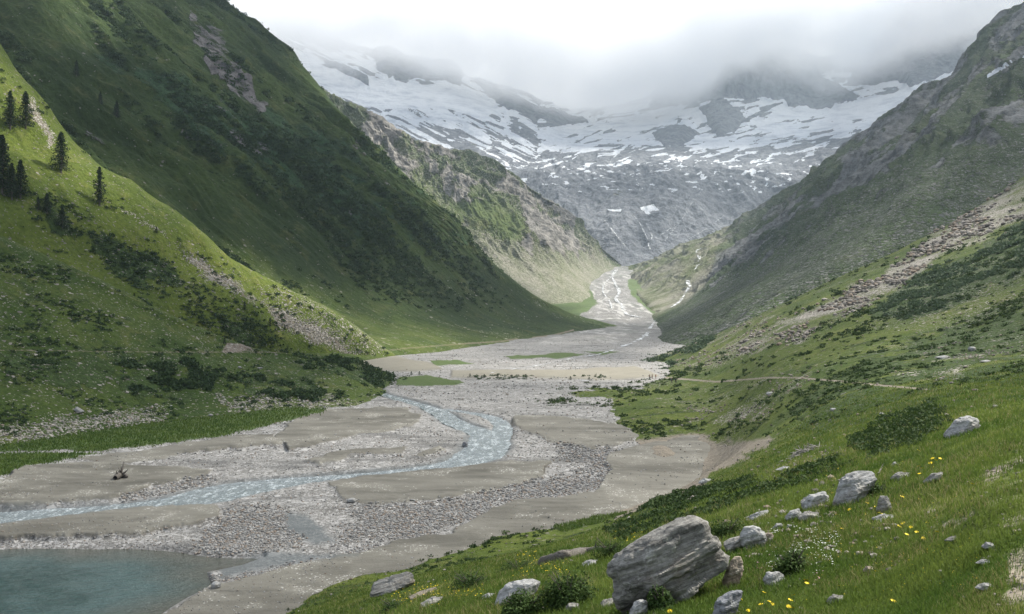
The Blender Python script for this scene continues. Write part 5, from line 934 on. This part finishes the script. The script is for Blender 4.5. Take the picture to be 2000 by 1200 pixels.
def person(label, x, y, hpx, shirt, trousers, pack=None, yaw=0.0, step=0.25, group=None, surf=('near', 'floor')):
    b = hit(x, y, surf); H = hpx*b[1]/F; k = H/1.75
    r = bpy.data.objects.new('person', None); COL.objects.link(r); r.location = b; r.rotation_euler = (0, 0, yaw); r.scale = (k,)*3; tag(r, label, 'person', group); f = step
    V = [(0, 0, .95), (0, 0, 1.15), (0, .01, 1.38), (0, .01, 1.50), (0, -.02, 1.60), (0, -.02, 1.70),
         (-.10, 0, .90), (-.11, -f*.5, .50), (-.11, -f*.7, .09), (-.11, -f*.7-.16, .04), (.10, 0, .90), (.11, f*.3, .50), (.11, f*.8, .11), (.11, f*.8-.15, .04),
         (-.19, .01, 1.40), (-.25, .06, 1.14), (-.25, -.12, .94), (-.25, -.17, .86), (.19, .01, 1.40), (.25, .02, 1.13), (.25, -.16, .97), (.25, -.2, .89)]
    E = [(0, 1), (1, 2), (2, 3), (3, 4), (4, 5), (0, 6), (6, 7), (7, 8), (8, 9), (0, 10), (10, 11), (11, 12), (12, 13), (2, 14), (14, 15), (15, 16), (16, 17), (2, 18), (18, 19), (19, 20), (20, 21)]
    Rr = [.13, .12, .15, .055, .085, .08, .085, .06, .045, .04, .085, .06, .045, .04, .06, .045, .035, .035, .06, .045, .035, .035]
    skinned('body', V, E, Rr, skin, r)
    skinned('shirt', [V[0], V[1], V[2], V[14], V[15], V[18], V[19]], [(0, 1), (1, 2), (2, 3), (3, 4), (2, 5), (5, 6)], [.155, .145, .175, .08, .062, .08, .062], shirt, r)
    skinned('trousers', [V[0], V[6], V[7], V[8], V[10], V[11], V[12]], [(0, 1), (1, 2), (2, 3), (0, 4), (4, 5), (5, 6)], [.15, .105, .08, .062, .105, .08, .062], trousers, r)
    Vd, Fc = ICO[3]; hv_ = Vd*np.array([.105, .118, .10])+np.array([0, .012, 1.69]); mesh_obj('hair', hv_, Fc, hairm, parent=r)
    fv = Vd*np.array([.012, .02, .02])+np.array([0, -.105, 1.64]); mesh_obj('nose', fv, Fc, skin, parent=r)
    if pack:
        q = Vd.copy(); q = np.sign(q)*np.abs(q)**.5*np.array([.15, .10, .24])+np.array([0, .23, 1.26]); mesh_obj('backpack', q, Fc, pack, parent=r)
black, brown, beige, blue, red = flat('black_cloth', (.02, .02, .025)), flat('brown_cloth', (.12, .06, .035)), flat('beige_cloth', (.42, .36, .27)), flat('blue_cloth', (.05, .07, .12)), flat('red_cloth', (.22, .05, .04))
person('person in dark clothes, left one of two walking together on the footpath', 1312, 750, 11, black, black, blue, 2.6, .3)
person('person in dark jacket, right one of two walking together on the footpath', 1320, 750, 11, blue, black, black, 2.7, .22)
person('person in brown at the left end of the group by the valley bushes', 1268, 741, 9, brown, black, None, .4, .15)
person('person with beige top and brown trousers, middle of the group by the valley bushes', 1274, 741, 9.5, beige, brown, brown, -.5, .12)
person('person with red brown top at the right end of the group by the valley bushes', 1281, 741, 9.5, red, brown, None, .9, .2)
# ------------------------------------------------------------------ clouds: an unseen sheet added to shape sun patches, and the bank on the peaks
ZC = 1800.0
LIT = [(0.95, 14, [(-300, -40), (0, 116), (60, 190), (118, 262), (178, 316), (245, 354), (336, 415), (455, 505), (525, 543), (630, 598), (720, 640), (840, 690), (820, 700), (700, 694), (600, 640), (520, 590), (430, 530), (330, 450), (250, 410), (180, 392), (110, 385), (60, 300), (-300, 230)]),
 (0.75, 25, [(60, -60), (250, -60), (262, 40), (230, 90), (165, 95), (110, 40)]), (0.9, 16, [(440, 480), (540, 545), (660, 600), (780, 655), (900, 680), (960, 694), (700, 700)]), (0.35, 30, [(640, 560), (1000, 640), (1100, 680), (760, 690), (520, 520)]),
 (0.22, 30, [(240, 0), (420, 0), (640, 250), (560, 280), (300, 180)]),
 (0.95, 18, [(560, 100), (650, 190), (860, 280), (1000, 345), (1090, 410), (1130, 450), (1210, 515), (1300, 495), (1380, 445), (1440, 430), (1455, 470), (1425, 520), (1400, 585), (1330, 620), (1290, 630), (1180, 640), (1080, 600), (900, 480), (700, 290), (600, 180)]),
 (0.85, 8, [(690, 690), (1000, 702), (1300, 715), (1400, 745), (1240, 752), (900, 742), (690, 715)]), (0.30, 14, [(1150, 630), (1290, 630), (1290, 690), (1150, 700), (800, 700), (1000, 680)]),
 (0.85, 20, [(1270, 690), (1500, 612), (1750, 500), (2100, 300), (2100, 480), (1800, 590), (1650, 660), (1500, 740), (1240, 765)]),
 (0.6, 25, [(980, 775), (1250, 750), (1500, 730), (1800, 620), (2100, 500), (2100, 600), (1800, 700), (1500, 770), (1300, 810), (1150, 810)]), (0.95, 60, [(1500, 830), (1800, 760), (2300, 700), (2300, 1400), (900, 1400), (1150, 1080), (1350, 960)]),
 (0.12, 30, [(-400, 460), (0, 470), (500, 690), (780, 735), (720, 800), (400, 840), (-400, 910)]), (0.45, 30, [(-400, 900), (400, 840), (780, 735), (1300, 770), (2100, 640), (2300, 1300), (-400, 1300)]),
 (0.55, 25, [(560, 790), (1000, 800), (1250, 850), (1200, 900), (900, 920), (560, 920)]),
 (0.35, 16, [(1660, 270), (1740, 220), (1700, 320), (1480, 450), (1440, 440)]), (0.28, 25, [(1900, 60), (2050, 0), (2050, 200), (1850, 260), (1700, 300), (1750, 230)])]
def build_cloud_gobo():  # added out-of-view sheet; its gaps are cut along sun rays from LIT areas
    g = 10.0; x0, x1, y0, y1 = -300, 3300, -400, 3900; nx, ny = int((x1-x0)/g), int((y1-y0)/g)
    acc = np.zeros((nx, ny)); wt = np.zeros((nx, ny))
    for nm, P in SURF.items():
        if nm == 'glacier_mountain': continue
        Q = P[::3, ::3].reshape(-1, 3); px, py = pix(Q); ok = (px > -250) & (px < 2250) & (py > -150) & (py < 1350); Q = Q[ok]; px = px[ok]; py = py[ok]
        v = np.full(len(Q), 0.02)
        for val, soft, poly in LIT: v = v+(val-v)*(1-sm(-soft, soft, sdf(px, py, poly)))*(v < val)
        tt = (ZC-Q[:, 2])/sd[2]; X = Q[:, 0]+sd[0]*tt; Y = Q[:, 1]+sd[1]*tt
        i = ((X-x0)/g).astype(int); j = ((Y-y0)/g).astype(int); m = (i >= 0) & (i < nx) & (j >= 0) & (j < ny)
        np.add.at(acc, (i[m], j[m]), v[m]); np.add.at(wt, (i[m], j[m]), 1.0)
    a = np.where(wt > 0, acc/np.maximum(wt, 1e-6), 0); w_ = (wt > 0).astype(float)
    def blur(q, n):
        for _ in range(n):
            q = (q+np.roll(q, 1, 0)+np.roll(q, -1, 0))/3; q = (q+np.roll(q, 1, 1)+np.roll(q, -1, 1))/3
        return q
    num = blur(a*w_, 1); den = blur(w_, 1); n2, d2 = blur(a*w_, 60), blur(w_, 60)
    far_ = (n2+0.30*0.02)/(d2+0.02); T = np.where(den > 0.05, num/np.maximum(den, 1e-6), far_)
    X, Y = np.meshgrid(x0+g*(np.arange(nx)+.5), y0+g*(np.arange(ny)+.5), indexing='ij')
    T = np.clip(T+0.05*fbm(np.stack([X*0.012, Y*0.012], -1), 4, 300), 0.015, 1)
    T = 1-(1-T)*sm(0, 300, np.minimum(np.minimum(X-x0, x1-X), np.minimum(Y-y0, y1-Y)))*1.0
    den = 1-np.sqrt(np.clip(T, 0.0, 1))
    bulge = fbm(np.stack([X*0.004, Y*0.004], -1), 5, 303)
    top = np.stack([X, Y, ZC+4+10*den+4*bulge], -1); bot = np.stack([X, Y, ZC-6*den-3*bulge], -1)
    V = np.concatenate([top.reshape(-1, 3), bot.reshape(-1, 3)]); Fc = grid_faces(nx, ny); Fc = np.concatenate([Fc, Fc[:, ::-1]+nx*ny])
    t = NT('gobo_vapour'); tr = t.n('ShaderNodeBsdfTransparent'); tl = t.n('ShaderNodeBsdfTranslucent', {'Color': (0.50, 0.51, 0.53, 1)}); df = t.n('ShaderNodeBsdfDiffuse', {'Color': (0.50, 0.51, 0.53, 1)})
    m1 = t.n('ShaderNodeMixShader', {0: 0.35}); t.t.links.new(tl.outputs[0], m1.inputs[1]); t.t.links.new(df.outputs[0], m1.inputs[2])
    m2 = t.n('ShaderNodeMixShader', {0: t.attr('dens')}); t.t.links.new(tr.outputs[0], m2.inputs[1]); t.t.links.new(m1.outputs[0], m2.inputs[2]); t.t.links.new(m2.outputs[0], t.out.inputs[0])
    o = mesh_obj('cloud_gobo', V, Fc, t.m, attrs={'dens': np.tile(den.ravel(), 2)}); o['kind'] = 'stuff'; o['label'] = 'unseen cloud sheet added overhead to shape the sun patches'; o['category'] = 'cloud'
build_cloud_gobo()
def box(name, x0, x1, y0, y1, z0_, z1, mat):
    V = [(x, y, z) for x in (x0, x1) for y in (y0, y1) for z in (z0_, z1)]
    return mesh_obj(name, V, [(0, 1, 3, 2), (4, 6, 7, 5), (0, 4, 5, 1), (2, 3, 7, 6), (0, 2, 6, 4), (1, 5, 7, 3)], mat, smooth=False)
# bank
t = NT('cloud_bank_vapour'); sp = t.n('ShaderNodeSeparateXYZ', {0: t.pos})
fc = t.n('ShaderNodeFloatCurve'); cv = fc.mapping.curves[0]
BASE = [(-2600, 1500), (-1190, 1345), (-811, 1290), (-270, 1215), (60, 1120), (406, 1050), (760, 1060), (1082, 1190), (1515, 1300), (1750, 1200), (1950, 1290), (2435, 1440), (4200, 1600)]
bp = [((x+2600)/6800, (z-1000)/700) for x, z in BASE]
cv.points[0].location = bp[0]; cv.points[1].location = bp[-1]
for q in bp[1:-1]: cv.points.new(*q)
fc.mapping.update(); t.set(fc, 'Value', t.math('DIVIDE', t.math('ADD', sp.outputs[0], 2600.0), 6800.0))
bz = t.math('ADD', t.math('MULTIPLY', fc.outputs[0], 700.0), 1000.0)
nz_ = t.math('MULTIPLY', t.math('SUBTRACT', t.noise(0.0028, 4, 0.6), 0.5), 420.0)
dz = t.math('ADD', t.math('SUBTRACT', sp.outputs[2], bz), nz_)
dn = t.math('MULTIPLY', t.ss(t.noise(0.0045, 5, 0.65), 0.3, 0.7, 0.35, 1.7), t.math('MULTIPLY', t.math('MULTIPLY', t.ss(dz, -60.0, 140.0), t.ss(dz, 380.0, 650.0, 1.0, 0.15)), t.ss(sp.outputs[0], -1500.0, 900.0, 0.0044, 0.0078)))
pv = t.n('ShaderNodeVolumePrincipled', {'Color': (1.0, 1.0, 1.0, 1), 'Density': dn, 'Anisotropy': 0.3}); t.t.links.new(pv.outputs[0], t.out.inputs[1])
cb = box('cloud_bank', -2600, 4200, 4150, 6600, 980, 2500, t.m); cb['kind'] = 'stuff'; cb['label'] = 'grey white cloud bank hanging over the glacier peaks'; cb['category'] = 'cloud'
# haze
t = NT('valley_haze'); pv = t.n('ShaderNodeVolumePrincipled', {'Color': (0.72, 0.86, 1.0, 1), 'Density': 0.000058, 'Anisotropy': 0.2}); t.t.links.new(pv.outputs[0], t.out.inputs[1])
hz = box('haze', -3500, 5200, -60, 7200, -400, 1740, t.m); hz['kind'] = 'stuff'
S.cycles.volume_step_rate = 4.0; S.cycles.volume_max_steps = 64
